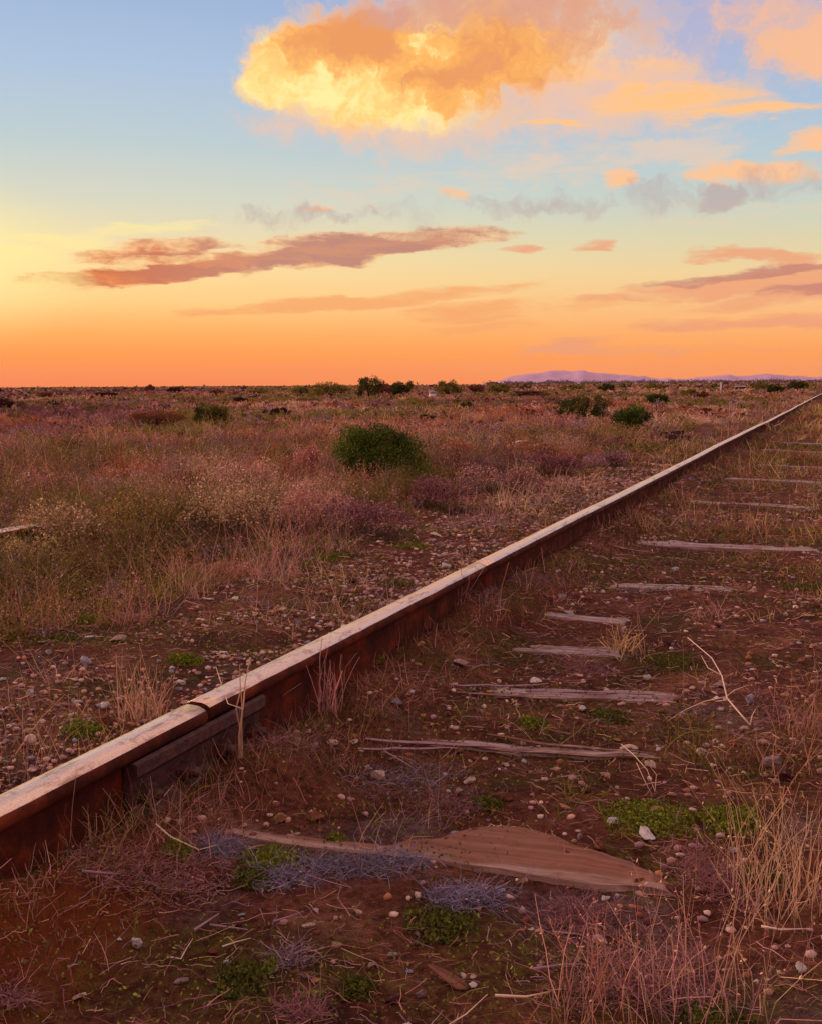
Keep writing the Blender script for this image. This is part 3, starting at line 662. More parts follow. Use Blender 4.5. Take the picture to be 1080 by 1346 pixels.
hand = [
 (370, 1071, 21, 'tan', 'round tan stone just behind the left end of the nearest sleeper', .8),
 (597, 1084, 18, 'bluish grey', 'half round bluish grey pebble beside an orange brown one near the first sleeper', .7),
 (621, 1084, 19, 'rust brown', 'orange brown pebble beside a bluish grey one near the first sleeper', .9),
 (616, 1015, 29, 'pale pinkish', 'flat cream stone in the middle of the track', .4),
 (540, 915, 14, 'off white', 'small white stone between the rail and the buried brown sleeper', .8),
 (554, 867, 18, 'tan', 'small tan stone near the rail foot, left of a whitish group', .7),
 (549, 884, 17, 'tan', 'dull tan stone just under another tan stone near the rail', .6),
 (650, 876, 12, 'pale pinkish', 'upper of two small pale stones in the middle of the track', .5),
 (654, 886, 13, 'pale pinkish', 'lower of two small pale stones in the middle of the track', .5),
 (704, 882, 22, 'off white', 'pale stone alone between buried sleepers', .5),
 (760, 878, 14, 'pale pinkish', 'small pale stone in green moss right of the track middle', .8),
 (765, 925, 16, 'off white', 'white pebble above the end of the long pale splinter', .6),
 (848, 883, 14, 'off white', 'tiny white pebble at the lilac twig mat', .6),
 (828, 973, 28, 'pale pinkish', 'arched pinkish stone lying on the end of the splintered sleeper', .6),
 (864, 979, 12, 'off white', 'small white pebble at the tip of the splintered sleeper', .7),
 (810, 961, 16, 'tan', 'low tan stone behind the splintered sleeper end', .4),
 (858, 1048, 26, 'tan', 'squarish tan stone at the foot of a thin forked twig', .6),
 (807, 1063, 28, 'off white', 'lumpy white stone in the green moss, left of the tan one', .5),
 (741, 1047, 20, 'tan', 'yellowish stone on bare soil behind the flat sleeper end', .6),
 (761, 1090, 15, 'grey mauve', 'small mauve stone above the flat sleeper end', .8),
 (983, 911, 24, 'bluish grey', 'rounded lilac disc of stone standing beside the forked white branch', .75),
 (976, 954, 18, 'pale pinkish', 'pale stone at the lower tip of the forked white branch', .7),
 (686, 963, 18, 'pale pinkish', 'lumpy pale stone just over the long pale sleeper edge', .5),
 (688, 985, 11, 'off white', 'cube like white pebble in front of the splintered sleeper', .9),
 (178, 1238, 19, 'off white', 'angular white stone alone on bare soil at lower left', .9),
 (157, 1237, 8, 'off white', 'tiny white chip left of an angular white stone', .7),
 (105, 1303, 29, 'pale pinkish', 'flat peach stone at the lower left corner', .4),
 (297, 1256, 16, 'off white', 'small white stone under the short leaning stick', .6),
 (281, 1242, 17, 'rust brown', 'brown pebble beside a small white stone at lower left', .6),
 (414, 1274, 23, 'tan', 'orange pentagon shaped stone on bare soil', .5),
 (407, 1212, 25, 'pale pinkish', 'smooth cream stone below the bluish twig mats', .5),
 (380, 1237, 18, 'grey mauve', 'grey brown stone at the end of a mauve stick pile', .6),
 (515, 1243, 18, 'bluish grey', 'flat sky blue pebble near the bottom centre', .5),
 (489, 1255, 18, 'grey mauve', 'dull mauve pebble left of the sky blue one', .4),
 (537, 1264, 15, 'bluish grey', 'pale teal pebble near the bottom centre', .5),
 (518, 1296, 28, 'dark maroon', 'large dark red slab of stone near the bottom centre', .5),
 (552, 1294, 18, 'grey mauve', 'pink mauve pebble right of the dark red slab', .6),
 (447, 1283, 18, 'dark maroon', 'dark round stone right of the orange one', .8),
 (534, 1339, 24, 'off white', 'pale lilac stone at the bottom edge', .5),
 (608, 1269, 14, 'off white', 'small white pebble above the wood chunk', .8),
 (621, 1270, 13, 'pale pinkish', 'small pink pebble touching a white one by the wood chunk', .4),
 (622, 1286, 18, 'off white', 'white stone at the right end of the wood chunk', .6),
 (691, 1191, 25, 'rust brown', 'squarish brown stone right of the bluish twig mat', .7),
 (683, 1147, 19, 'tan', 'yellow tan stone just under the first sleeper edge', .8),
 (696, 1204, 13, 'off white', 'thin white chip under the squarish brown stone', .4),
 (797, 1162, 21, 'off white', 'white stone in front of the flat sleeper end', .5),
 (905, 1111, 15, 'grey mauve', 'round mauve pebble right of the flat sleeper end', .8),
 (966, 1102, 16, 'off white', 'pale round pebble at right, beyond a cluster of small stones', .7),
 (915, 1132, 18, 'tan', 'tan stone in the cluster right of the first sleeper', .6),
 (935, 1131, 20, 'grey mauve', 'greyish stone in the cluster right of the first sleeper', .5),
 (951, 1134, 12, 'pale pinkish', 'small pink stone in the cluster right of the first sleeper', .5),
 (873, 1122, 14, 'dark maroon', 'dark pebble at the far right corner of the flat sleeper end', .6),
 (1052, 1254, 24, 'off white', 'big pale angular stone at the right edge', .9),
 (791, 1219, 20, 'pale pinkish', 'rosy stone among dry stems at lower right', .5),
 (600, 1112, 15, 'pale pinkish', 'pink stone lying on the first sleeper', .7),
 (500, 1105, 18, 'pale pinkish', 'pink stone lying on the pale edge of the first sleeper', .7),
 (539, 1103, 10, 'off white', 'tiny pebble between two pink ones on the first sleeper', .7),
 (479, 1096, 12, 'grey mauve', 'small grey pebble behind the first sleeper', .6),
 (317, 1196, 17, 'bluish grey', 'blue grey stone at the right tip of the mauve stick pile', .5),
 (314, 1209, 16, 'dark maroon', 'dark hole like stone under the blue grey one', .7),
 (237, 1101, 18, 'pale pinkish', 'pinkish stone at the left end of the first sleeper', .5),
 (147, 1055, 25, 'rust brown', 'rounded rusty stone leaning below the rail at left', 1.0),
 (415, 1060, 40, 'rust brown', 'long brown stone behind the first sleeper at left', .35),
 (660, 1032, 38, 'rust brown', 'broad brown stone half sunk in soil, behind the orange brown pebble', .35),
 (155, 853, 30, 'pale pinkish', 'largest pink stone in the gravel left of the rail', .6),
 (118, 851, 22, 'off white', 'flat white stone in the gravel, left of the largest pink one', .35),
 (113, 884, 24, 'bluish grey', 'bluish upright stone in the gravel left of the rail', .9),
 (66, 874, 14, 'bluish grey', 'small bluish stone in the gravel at far left', .7),
 (238, 897, 19, 'off white', 'smooth pale green white stone in grass, just behind the rail', .5),
 (227, 885, 11, 'off white', 'small white stone standing behind the smooth pale one', .9),
 (209, 880, 14, 'bluish grey', 'grey pebble in gravel between dry tufts', .8),
 (103, 927, 18, 'off white', 'white flat stone close behind the rail at left', .4),
 (5, 904, 14, 'off white', 'white chip at the left edge', .4),
 (8, 941, 16, 'off white', 'pale chip at the left edge, below another white chip', .3),
 (22, 941, 14, 'grey mauve', 'mauve chip beside a pale chip at the left edge', .4),
 (95, 950, 20, 'pale pinkish', 'pinkish flat stone close to the rail at left', .4),
 (38, 965, 20, 'tan', 'tan stone behind the rail at left', .5),
 (310, 795, 16, 'off white', 'white stone in the gravel below the tall dry clumps', .5),
 (275, 795, 26, 'pale pinkish', 'pale slab in the gravel below the tall dry clumps', .3),
 (490, 775, 16, 'pale pinkish', 'pinkish stone behind the rail near mid picture', .6),
 (502, 782, 17, 'dark maroon', 'dull red stone behind the rail near mid picture', .5),
 (580, 734, 18, 'grey mauve', 'mauve round stone behind the rail, upper gravel patch', .6),
 (607, 672, 12, 'off white', 'tiny white stone at the upper end of the gravel', .7),
 (1070, 793, 14, 'rust brown', 'brown stone by moss at the right edge', .7),
 (885, 746, 14, 'off white', 'small white stone in front of the long grey sleeper', .5),
 (925, 755, 12, 'off white', 'tiny white stone right of another in front of the grey sleeper', .5),
 (733, 764, 14, 'off white', 'white chip between rail and the whitish sleeper', .4),
 (927, 777, 12, 'pale pinkish', 'pale chip among pinkish tufts right of centre', .5),
]
mpx = lambda y: (H)/max(1e-3, (y-506))*1.0      # metres per pixel on the ground at image row y (approx)
for k, (px, py, w, c, lb, fl) in enumerate(hand):
    x, y = gp(px, py+w*.15, .01); add_stone(x, y, w*mpx(py)*1.02, c, lb, fl, .22, var=k % 12)

# scattered countable stones
def zone_of(px, py, X):
    if X < XR-.1:
        if py < 700: return 'in the far thin gravel behind the rail'
        if px < 150: return 'in the gravel at the far left behind the rail'
        if px < 330: return 'in the stony strip just behind the rail joint'
        return 'in the gravel patch behind the middle of the rail'
    if py < 760: return 'between distant sleepers'
    if py < 940: return 'among the buried sleepers in the middle of the track'
    if py > 1180: return 'on the bare red soil at the bottom of the picture' if px < 700 else 'under the dry stems at lower right'
    return 'on the soil behind the nearest sleeper' if px < 650 else 'on the mossy ground right of the nearest sleeper'
cn = list(STONE_C)
cnt = 0
while cnt < 212:
    left = random.random() < .62
    if left:
        s = random.choice([random.uniform(1.0, 3.6), random.uniform(2.6, 5.5)]); X = XR-.08-abs(random.gauss(0, .38))
        if X < -2.3: continue
    else:
        s = random.uniform(.9, 4.2); X = random.uniform(-.88, .35)
    p = tp(s, X)
    # project
    d = RM.T@np.array([p[0], p[1], -H]); px = 540+F*d[0]/-d[2]; py = 673-F*d[1]/-d[2]
    if not (-10 < px < 1090 and py < 1356): continue
    if left and (float(fbm(p[0]*2.2, p[1]*2.2, 61, 2)) < .42): continue
    size = random.uniform(.013, .027)*random.choice([.8, 1, 1.2, 1.9])*(1.25 if left else .9)*(1+.08*s)
    if any((p[0]-u)**2+(p[1]-v)**2 < (r+size/2)**2 for u, v, r in used): continue
    c = random.choices(cn, [7, 2, 3, 1.2, 1.6, 1.0, 4] if left else [3, 2, 2, 1, 3, 1.5, 1])[0]
    sh, fl = random.choice([('flat', .35), ('rounded', .8), ('chunky', .6)])
    lb = '%s %s pebble %s' % (c, sh, zone_of(px, py, X))
    add_stone(p[0], p[1], size, c, lb, fl, .25, group=lb.replace('pebble', 'pebbles'))
    cnt += 1

def gravel():
    S = Soup()
    n = 17000
    s = rnd(n)**1.3*9+.7; left = rnd(n) < .72
    X = np.where(left, XR-.07-np.abs(rs.normal(size=n))*.45, rnd(n, -.95, .5))
    x = s*U[0]+X*N[0]; y = s*U[1]+X*N[1]
    f = fbm(x*2.2, y*2.2, 61, 2); keep = np.where(left, f > .40, (fbm(x*3, y*3, 67, 2) > .52)) & (X > -2.6)
    x, y, X = x[keep], y[keep], X[keep]; n = len(x)
    v, f = ico(1); v = v; Fq = np.array([(a, b, c, c) for a, b, c in f])
    pal = np.array([lin((176, 132, 122)), lin((150, 112, 118)), lin((126, 70, 56)), lin((196, 164, 154)), lin((150, 100, 70)), lin((96, 50, 50)), lin((140, 136, 160))])
    col = pal[rs.choice(7, n, p=[.28, .17, .15, .22, .1, .05, .03])]*np.exp(rs.normal(size=(n, 1))*.2)
    sz = rs.uniform(.0018, .0078, n)*(1+.1*s[keep])
    gz = ground_z(x, y)
    a = rnd(n, 0, 6.28); sc = np.stack([sz, sz*rnd(n, .6, .95), sz*rnd(n, .35, .75)], 1)
    vv = v[None]*sc[:, None, :]*np.exp(rs.normal(size=(n, len(v), 1))*.16)
    ca, sa = np.cos(a)[:, None], np.sin(a)[:, None]
    xx = vv[..., 0]*ca-vv[..., 1]*sa+x[:, None]; yy = vv[..., 0]*sa+vv[..., 1]*ca+y[:, None]; zz = vv[..., 2]+gz[:, None]+sz[:, None]*.2
    V = np.stack([xx, yy, zz], -1)
    # triangles only: build directly
    me = bpy.data.meshes.new('gravel'); T = (np.array(f)[None]+np.arange(n)[:, None, None]*len(v)).reshape(-1, 3).astype(np.int32)
    me.vertices.add(n*len(v)); me.vertices.foreach_set('co', V.astype(np.float32).ravel())
    me.loops.add(T.size); me.loops.foreach_set('vertex_index', T.ravel()); me.polygons.add(len(T)); me.polygons.foreach_set('loop_start', np.arange(0, T.size, 3, dtype=np.int32))
    me.materials.append(M_FOLR); at = me.color_attributes.new('Tint', 'FLOAT_COLOR', 'POINT')
    at.data.foreach_set('color', np.concatenate([np.repeat(col, len(v), 0), np.ones((n*len(v), 1))], 1).astype(np.float32).ravel()); me.update(calc_edges=True)
    tag(link('gravel', me), 'fine pink and grey gravel strewn beside and between the rails', 'gravel', kind='stuff')
M_FOLR = m_foliage('pebble_mix', .85, 0.0)
gravel()

# ------------------------------------------------------------------ vegetation
C = {k: np.array(lin(v)) for k, v in dict(
    tan=(194, 154, 126), pink=(190, 134, 128), straw=(206, 168, 120), orange=(180, 110, 76), mauve=(146, 100, 102), purple=(118, 74, 80),
    brown=(126, 78, 54), olive=(124, 110, 52), green=(86, 102, 30), dgreen=(58, 68, 24), grey=(150, 122, 134), dark=(64, 36, 34), blue=(132, 118, 138), ptan=(176, 124, 98)).items()}

def xyz(x, y, dz=0.0): return np.stack([x, y, ground_z(x, y)+dz], 1)

def shrub(S, cx, cy, R, Hh, col, nst, nlf, stw, lfs, colj=.22, upright=.0, stem_col=None, lf_asp=.5):
    """low scrub: stems fan from each base, small leaves/florets along their outer part"""
    n = len(cx)
    idx = np.repeat(np.arange(n), nst); m = len(idx)
    az = rnd(m, 0, 2*pi); el = np.arcsin(np.clip(rnd(m, .12+upright*.5, 1.0), 0, 1))
    d = np.stack([np.cos(az)*np.cos(el)*R[idx], np.sin(az)*np.cos(el)*R[idx], np.sin(el)*Hh[idx]], 1)
    Ln = np.linalg.norm(d, axis=1)*rnd(m, .6, 1.08)
    base = xyz(cx[idx]+rs.normal(size=m)*R[idx]*.22, cy[idx]+rs.normal(size=m)*R[idx]*.22, -.01)
    c = (stem_col if stem_col is not None else col)[idx]*np.exp(rs.normal(size=(m, 1))*colj)*np.exp(rs.normal(size=(m, 3))*.05)
    P = blades(S, base, d, Ln, np.full(m, 1.)*stw[idx], rnd(m, .02, .2), np.clip(c, .003, .9), 3, .6, .08)
    if nlf:
        k = rs.randint(0, m, n*nlf); tt = rnd(len(k), .35, 1.03); seg = np.minimum((tt*3).astype(int), 2); fr = tt*3-seg
        q = P[k, seg]*(1-fr[:, None])+P[k, seg+1]*fr[:, None]+rs.normal(size=(len(k), 3))*(R[idx[k]]*.07)[:, None]
        cc = col[idx[k]]*np.exp(rs.normal(size=(len(k), 1))*colj)*np.exp(rs.normal(size=(len(k), 3))*.07)
        leaves(S, q, lfs[idx[k]]*rnd(len(k), .6, 1.4), np.clip(cc, .003, .9), lf_asp)

def tuft(S, x, y, n, h, spread, col, w=.0022, bend=.25, heads=.0, r=.03, jitc=.2):
    base = xyz(x+np.clip(rs.normal(size=n), -1.3, 1.3)*r, y+np.clip(rs.normal(size=n), -1.3, 1.3)*r, -.005)
    d = np.stack([rs.normal(size=n)*spread, rs.normal(size=n)*spread, np.ones(n)], 1)
    c = jit(col, n, jitc)
    P = blades(S, base, d, h*rnd(n, .45, 1.05), w*rnd(n, .7, 1.3), rnd(n, 0, bend), c, 4, .6, .02)
    if heads:
        k = rs.randint(0, n, int(n*heads)*9); tt = rnd(len(k), .6, 1.0)*4; sg = np.minimum(tt.astype(int), 3); fr = (tt-sg)[:, None]
        q = P[k, sg]*(1-fr)+P[k, sg+1]*fr+rs.normal(size=(len(k), 3))*h*.012
        leaves(S, q, np.full(len(k), h*.03)*rnd(len(k), .6, 1.4), jit(col*1.1, len(k), .2), .45)

def polar(n, r0, r1, a0=-31, a1=31):
    a = radians(a0)+rnd(n)*radians(a1-a0); r = r0*(r1/r0)**rnd(n); return r*np.sin(a), r*np.cos(a), r

KEEP_CLEAR = []      # (x, y, r) where individual bushes stand or a view of the second rail stays open
for q in ((18, 700), (0, 708), (30, 712), (10, 722), (208, 664), (655, 588), (690, 582)):
    x, y = gp(*q, .08); KEEP_CLEAR.append((x, y, .12 if q[1] > 650 else .25))

# individual bushes seen one by one
BUSH = []
def add_bush(name, px, base_y, wpx, hpx, colr, label, cat, group=None, n=None, lf=None, dz=0.0, flat=False):
    x, y = gp(px, base_y, 0.0); D = math.hypot(x, y); m = y/ (F*cos(PITCH)) * 1.0
    W = wpx*m*1.08; Hh = hpx*m*1.12; R = W/2
    root = empty(name, (x, y, float(ground_z(x, y)))); tag(root, label, cat, group)
    S = Soup(); n = n or 2600
    # lumps of leaves through an uneven dome
    nl = 34; lum = []
    for k in range(nl):
        a = random.uniform(0, 2*pi); q = sqrt(random.random())*.78; e = random.random()**.7
        lum.append((q*cos(a)*R, q*sin(a)*R, Hh*(.10+.70*sqrt(max(0, 1-q*q))*e), random.uniform(.13, .31)))
    lum = np.array(lum); k = rs.randint(0, nl, n)
    u = unit(rs.normal(size=(n, 3)))*(rnd(n)[:, None]**.45)
    pos = lum[k, :3]+u*np.stack([lum[k, 3]*R, lum[k, 3]*R, lum[k, 3]*Hh*.9], 1)
    pos[:, 2] = np.maximum(pos[:, 2], .01)
    if callable(colr): c = colr(pos, R, Hh, n)
    else: c = jit(C[colr], n, .28, .08)
    lf = lf or max(.012, D*.0016)
    leaves(S, pos, rnd(n, .7, 1.5)*lf, c, .45)
    # shoots poking out of the outline
    ns = n//14; k2 = rs.randint(0, n, ns); dirs = unit(pos[k2]/np.array([R, R, Hh])+np.array([0, 0, .5]))
    blades(S, pos[k2], dirs, rnd(ns, .03, .09)*Hh, np.full(ns, max(.002, D*.0005)), rnd(ns, 0, .2), c[k2], 2, .6)
    S.obj('foliage', M_FOL, root)
    parts = []
    for k in range(7):
        a = random.uniform(0, 6.28); q = random.uniform(.2, .6)
        pts = [(random.uniform(-.03, .03)*R, random.uniform(-.03, .03)*R, -.02), (q*.4*cos(a)*R, q*.4*sin(a)*R, Hh*.3), (q*cos(a)*R, q*sin(a)*R, Hh*.72)]
        parts.append(tube_vf(pts, [R*.03, R*.02, R*.008], 5))
    V, Fc = join_vf(parts); link('stems', mesh('stems', V, Fc, M_DARKW), root)
    KEEP_CLEAR.append((x*(1-R*.4/D), y*(1-R*.4/D), R*1.0)); return root
def mixcol(a, b, p=.5):
    def f(pos, R, Hh, n):
        m = rnd(n) < p*np.clip(.4+1.2*np.sin(pos[:, 0]/R*3.1+1)*np.cos(pos[:, 1]/R*2.7), 0, 1)
        return np.where(m[:, None], jit(C[a], n, .28, .07), jit(C[b], n, .28, .07))
    return f
add_bush('green_bush', 498, 640, 138, 78, mixcol('dgreen', 'green', .9), 'large rounded green bush in the middle of the scrub', 'bush', n=26000, lf=.014)
add_bush('dark_bush', 765, 551, 74, 32, mixcol('olive', 'dgreen'), 'wide dark olive bush left of a brighter green one', 'bush', n=5000)
add_bush('green_bush', 828, 566, 56, 31, mixcol('green', 'dgreen', .8), 'compact bright green bush near the rail, mid distance', 'bush', n=5000)
add_bush('dark_bush', 275, 561, 66, 28, mixcol('olive', 'dgreen', .8), 'dark domed olive bush at left, beside a brown low one', 'bush', n=5000)
add_bush('brown_bush', 204, 561, 84, 21, 'brown', 'low rust brown bush left of the dark domed one', 'bush', n=4000)
add_bush('dark_bush', 366, 549, 42, 12, 'dark', 'flat dark clump right of the domed olive bush', 'bush')
add_bush('dark_bush', 316, 531, 22, 9, 'dark', 'tiny dark clump above the domed olive bush', 'bush', n=1200)
add_bush('dark_bush', 6, 538, 30, 17, 'dark', 'dark clump at the left edge', 'bush', n=1500)
add_bush('dark_bush', 863, 532, 30, 12, 'dgreen', 'small dark bush beyond the bright green one', 'bush', n=1500)
hz = 'bushes along the horizon'
for px, by, w, h, c, lb in [
    (485, 521, 42, 27, 'dgreen', 'tall round dark bush, highest on the horizon'),
    (527, 521, 36, 23, 'dgreen', 'round dark bush just right of the highest one on the horizon'),
    (434, 522, 60, 20, 'olive', 'long low dark green bush left of the highest one'),
    (508, 518, 24, 14, 'brown', 'brown bush squeezed between the two round dark ones'),
    (588, 518, 40, 17, 'olive', 'olive bush on the horizon right of the white tank'),
    (396, 519, 26, 11, 'olive', 'small olive bush left of the long low green one'),
    (655, 517, 36, 13, 'olive', 'olive bush behind the left end of the timber pile'),
    (625, 516, 24, 10, 'brown', 'brownish bush left of the timber pile'),
    (796, 514, 22, 10, 'dgreen', 'small dark bush under the hill slope'),
    (752, 513, 36, 7, 'olive', 'low olive bush right of the timber pile'),
    (860, 513, 34, 8, 'olive', 'low olive bush under the end of the big hill'),
    (920, 524, 22, 10, 'brown', 'brown bush left of the white post'),
    (905, 519, 24, 8, 'olive', 'faint olive bush beyond the brown one left of the post'),
    (998, 513, 22, 10, 'olive', 'left of three green bushes at far right'),
    (1018, 517, 24, 13, 'dgreen', 'middle and nearest of three green bushes at far right'),
    (1048, 513, 30, 12, 'dgreen', 'right one of three green bushes at far right'),
    (198, 515, 14, 9, 'brown', 'small spiky brown bush on the left horizon'),
    (229, 516, 18, 7, 'dark', 'dark little bush right of the spiky one on the left horizon'),
    (62, 523, 24, 7, 'brown', 'low brown clump near the left end of the horizon'),
    (140, 523, 30, 6, 'dark', 'low dark clump between the left horizon bushes'),
    (285, 518, 22, 6, 'brown', 'thin brown clump on the horizon left of centre'),
    (340, 518, 26, 6, 'olive', 'thin olive clump on the horizon left of centre'),
    (613, 541, 16, 12, 'dgreen', 'small dark green bush below the white tank'),
    (925, 545, 20, 8, 'brown', 'little brown bush in the plain left of the rail bend'),
    (600, 532, 14, 6, 'olive', 'little olive clump near the white tank'),
    (560, 553, 30, 6, 'dark', 'thin dark clump below the green bush near the tank'),
    (120, 540, 22, 7, 'olive', 'little olive clump at left below the horizon'),
    (690, 545, 26, 6, 'dark', 'low dark clump below the timber pile')]:
    add_bush('bush', px, by, w, h, (mixcol('olive', 'dgreen', .5) if c == 'dgreen' else c), lb, 'bush', hz, n=2600 if w > 30 else 1200)

def low_shrub(px, base_y, wpx, hpx, col, label, up=.25, nst=260, nlf=520, col2=None):
    x, y = gp(px, base_y, 0.0); m = y/F; R = wpx*m/2; Hh = hpx*m; D = math.hypot(x, y)
    root = empty('low_shrub', (x, y, float(ground_z(x, y)))); tag(root, label, 'shrub', 'dry shrubs beside the siding')
    org = (x, y, float(ground_z(x, y)))
    one = lambda v: np.array([float(v)])
    S = Soup(); nl = 7
    lx = np.clip(rs.normal(size=nl)*R*.42, -R*.7, R*.7); ly = np.clip(rs.normal(size=nl)*R*.35, -R*.6, R*.6); lh = Hh*rnd(nl, .6, 1.0); lr = R*rnd(nl, .35, .6)
    c = np.repeat(C[col][None], nl, 0)*np.exp(rs.normal(size=(nl, 1))*.15)
    SS = Soup(); stw = np.full(nl, .0010+.00022*D)
    shrub_w(SS, x+lx, y+ly, lr, lh*.8, c*.42, int(nst*.7)//nl, 0, stw, up)  # stem colour darkened to paint the shade inside the shrub
    SS.obj('stems', M_FOL, root, org)
    k = rs.randint(0, nl, nlf*5); n = len(k); az = rnd(n, 0, 6.283); q = np.sqrt(rnd(n)); e = rnd(n, .35, 1.0)**.6
    pos = np.stack([x+lx[k]+np.cos(az)*q*lr[k], y+ly[k]+np.sin(az)*q*lr[k], org[2]+lh[k]*np.sqrt(np.clip(1-q*q*.8, 0, 1))*e], 1)
    cc = c[k]*.92*np.exp(rs.normal(size=(n, 1))*.4)*np.exp(rs.normal(size=(n, 3))*.07)
    if col2: w = rnd(n) < .3; cc[w] = C[col2]*np.exp(rs.normal(size=(int(w.sum()), 1))*.25)
    leaves(S, pos, (.005+.0012*D)*rnd(n, .6, 1.5), np.clip(cc, .003, .9), .5)
    S.obj('foliage', M_FOL, root, org)
    KEEP_CLEAR.append((x*(1-R*.5/D), y*(1-R*.5/D), R*.8))
def shrub_w(S, cx, cy, R, Hh, col, nst, nlf, stw, up):
    shrub(S, cx, cy, R, Hh, col, nst, 0, stw, stw, upright=up)
for a in [
 (85, 735, 150, 85, 'tan', 'pale yellowish green shrub in front of the siding rail stub', .3, 330, 800, 'olive'),
 (30, 760, 90, 60, 'straw', 'feathery straw coloured shrub at the left edge', .5, 260, 400, None),
 (180, 715, 150, 85, 'olive', 'olive brown mound right of the yellowish shrub at left', .2, 330, 900, 'ptan'),
 (305, 715, 160, 85, 'tan', 'broad tan and olive mound in the left scrub', .3, 350, 900, 'olive'),
 (410, 705, 130, 75, 'pink', 'dusty pink mound below the large green bush, left side', .3, 330, 800, 'tan'),
 (480, 715, 110, 65, 'mauve', 'mauve shrub below the large green bush', .3, 300, 700, 'purple'),
 (565, 680, 110, 55, 'purple', 'purple shrub right of the mauve one', .3, 300, 700, 'mauve'),
 (650, 655, 110, 50, 'mauve', 'greyish mauve shrub above the gravel end', .4, 300, 700, 'tan'),
 (735, 630, 90, 38, 'purple', 'purple shrub nearest the rail beyond the gravel', .4, 260, 600, 'mauve'),
 (408, 630, 56, 55, 'pink', 'upright salmon pink shrub touching the left of the large green bush', .6, 260, 500, 'orange'),
 (605, 610, 60, 36, 'orange', 'rosy orange shrub right of the large green bush', .5, 240, 500, 'pink'),
 (175, 640, 100, 36, 'orange', 'orange shrub in the left scrub', .4, 260, 600, 'pink'),
 (330, 650, 110, 42, 'tan', 'grassy tan shrub left of the green bush', .5, 280, 500, 'pink'),
 (60, 660, 120, 46, 'pink', 'pink shrub at the left, behind the siding rail', .4, 280, 600, 'brown'),
 (250, 662, 100, 40, 'brown', 'brown shrub between orange and tan ones at left', .3, 260, 600, 'olive'),
 (800, 620, 70, 26, 'mauve', 'small mauve shrub near the rail below the bright green bush', .4, 220, 500, 'grey'),
 (700, 605, 80, 26, 'brown', 'brown shrub left of the bright green bush', .4, 220, 500, 'tan'),
 (540, 625, 50, 30, 'dark', 'dark hollow shrub at the foot of the large green bush', .3, 200, 500, 'brown')]:
    low_shrub(*a)

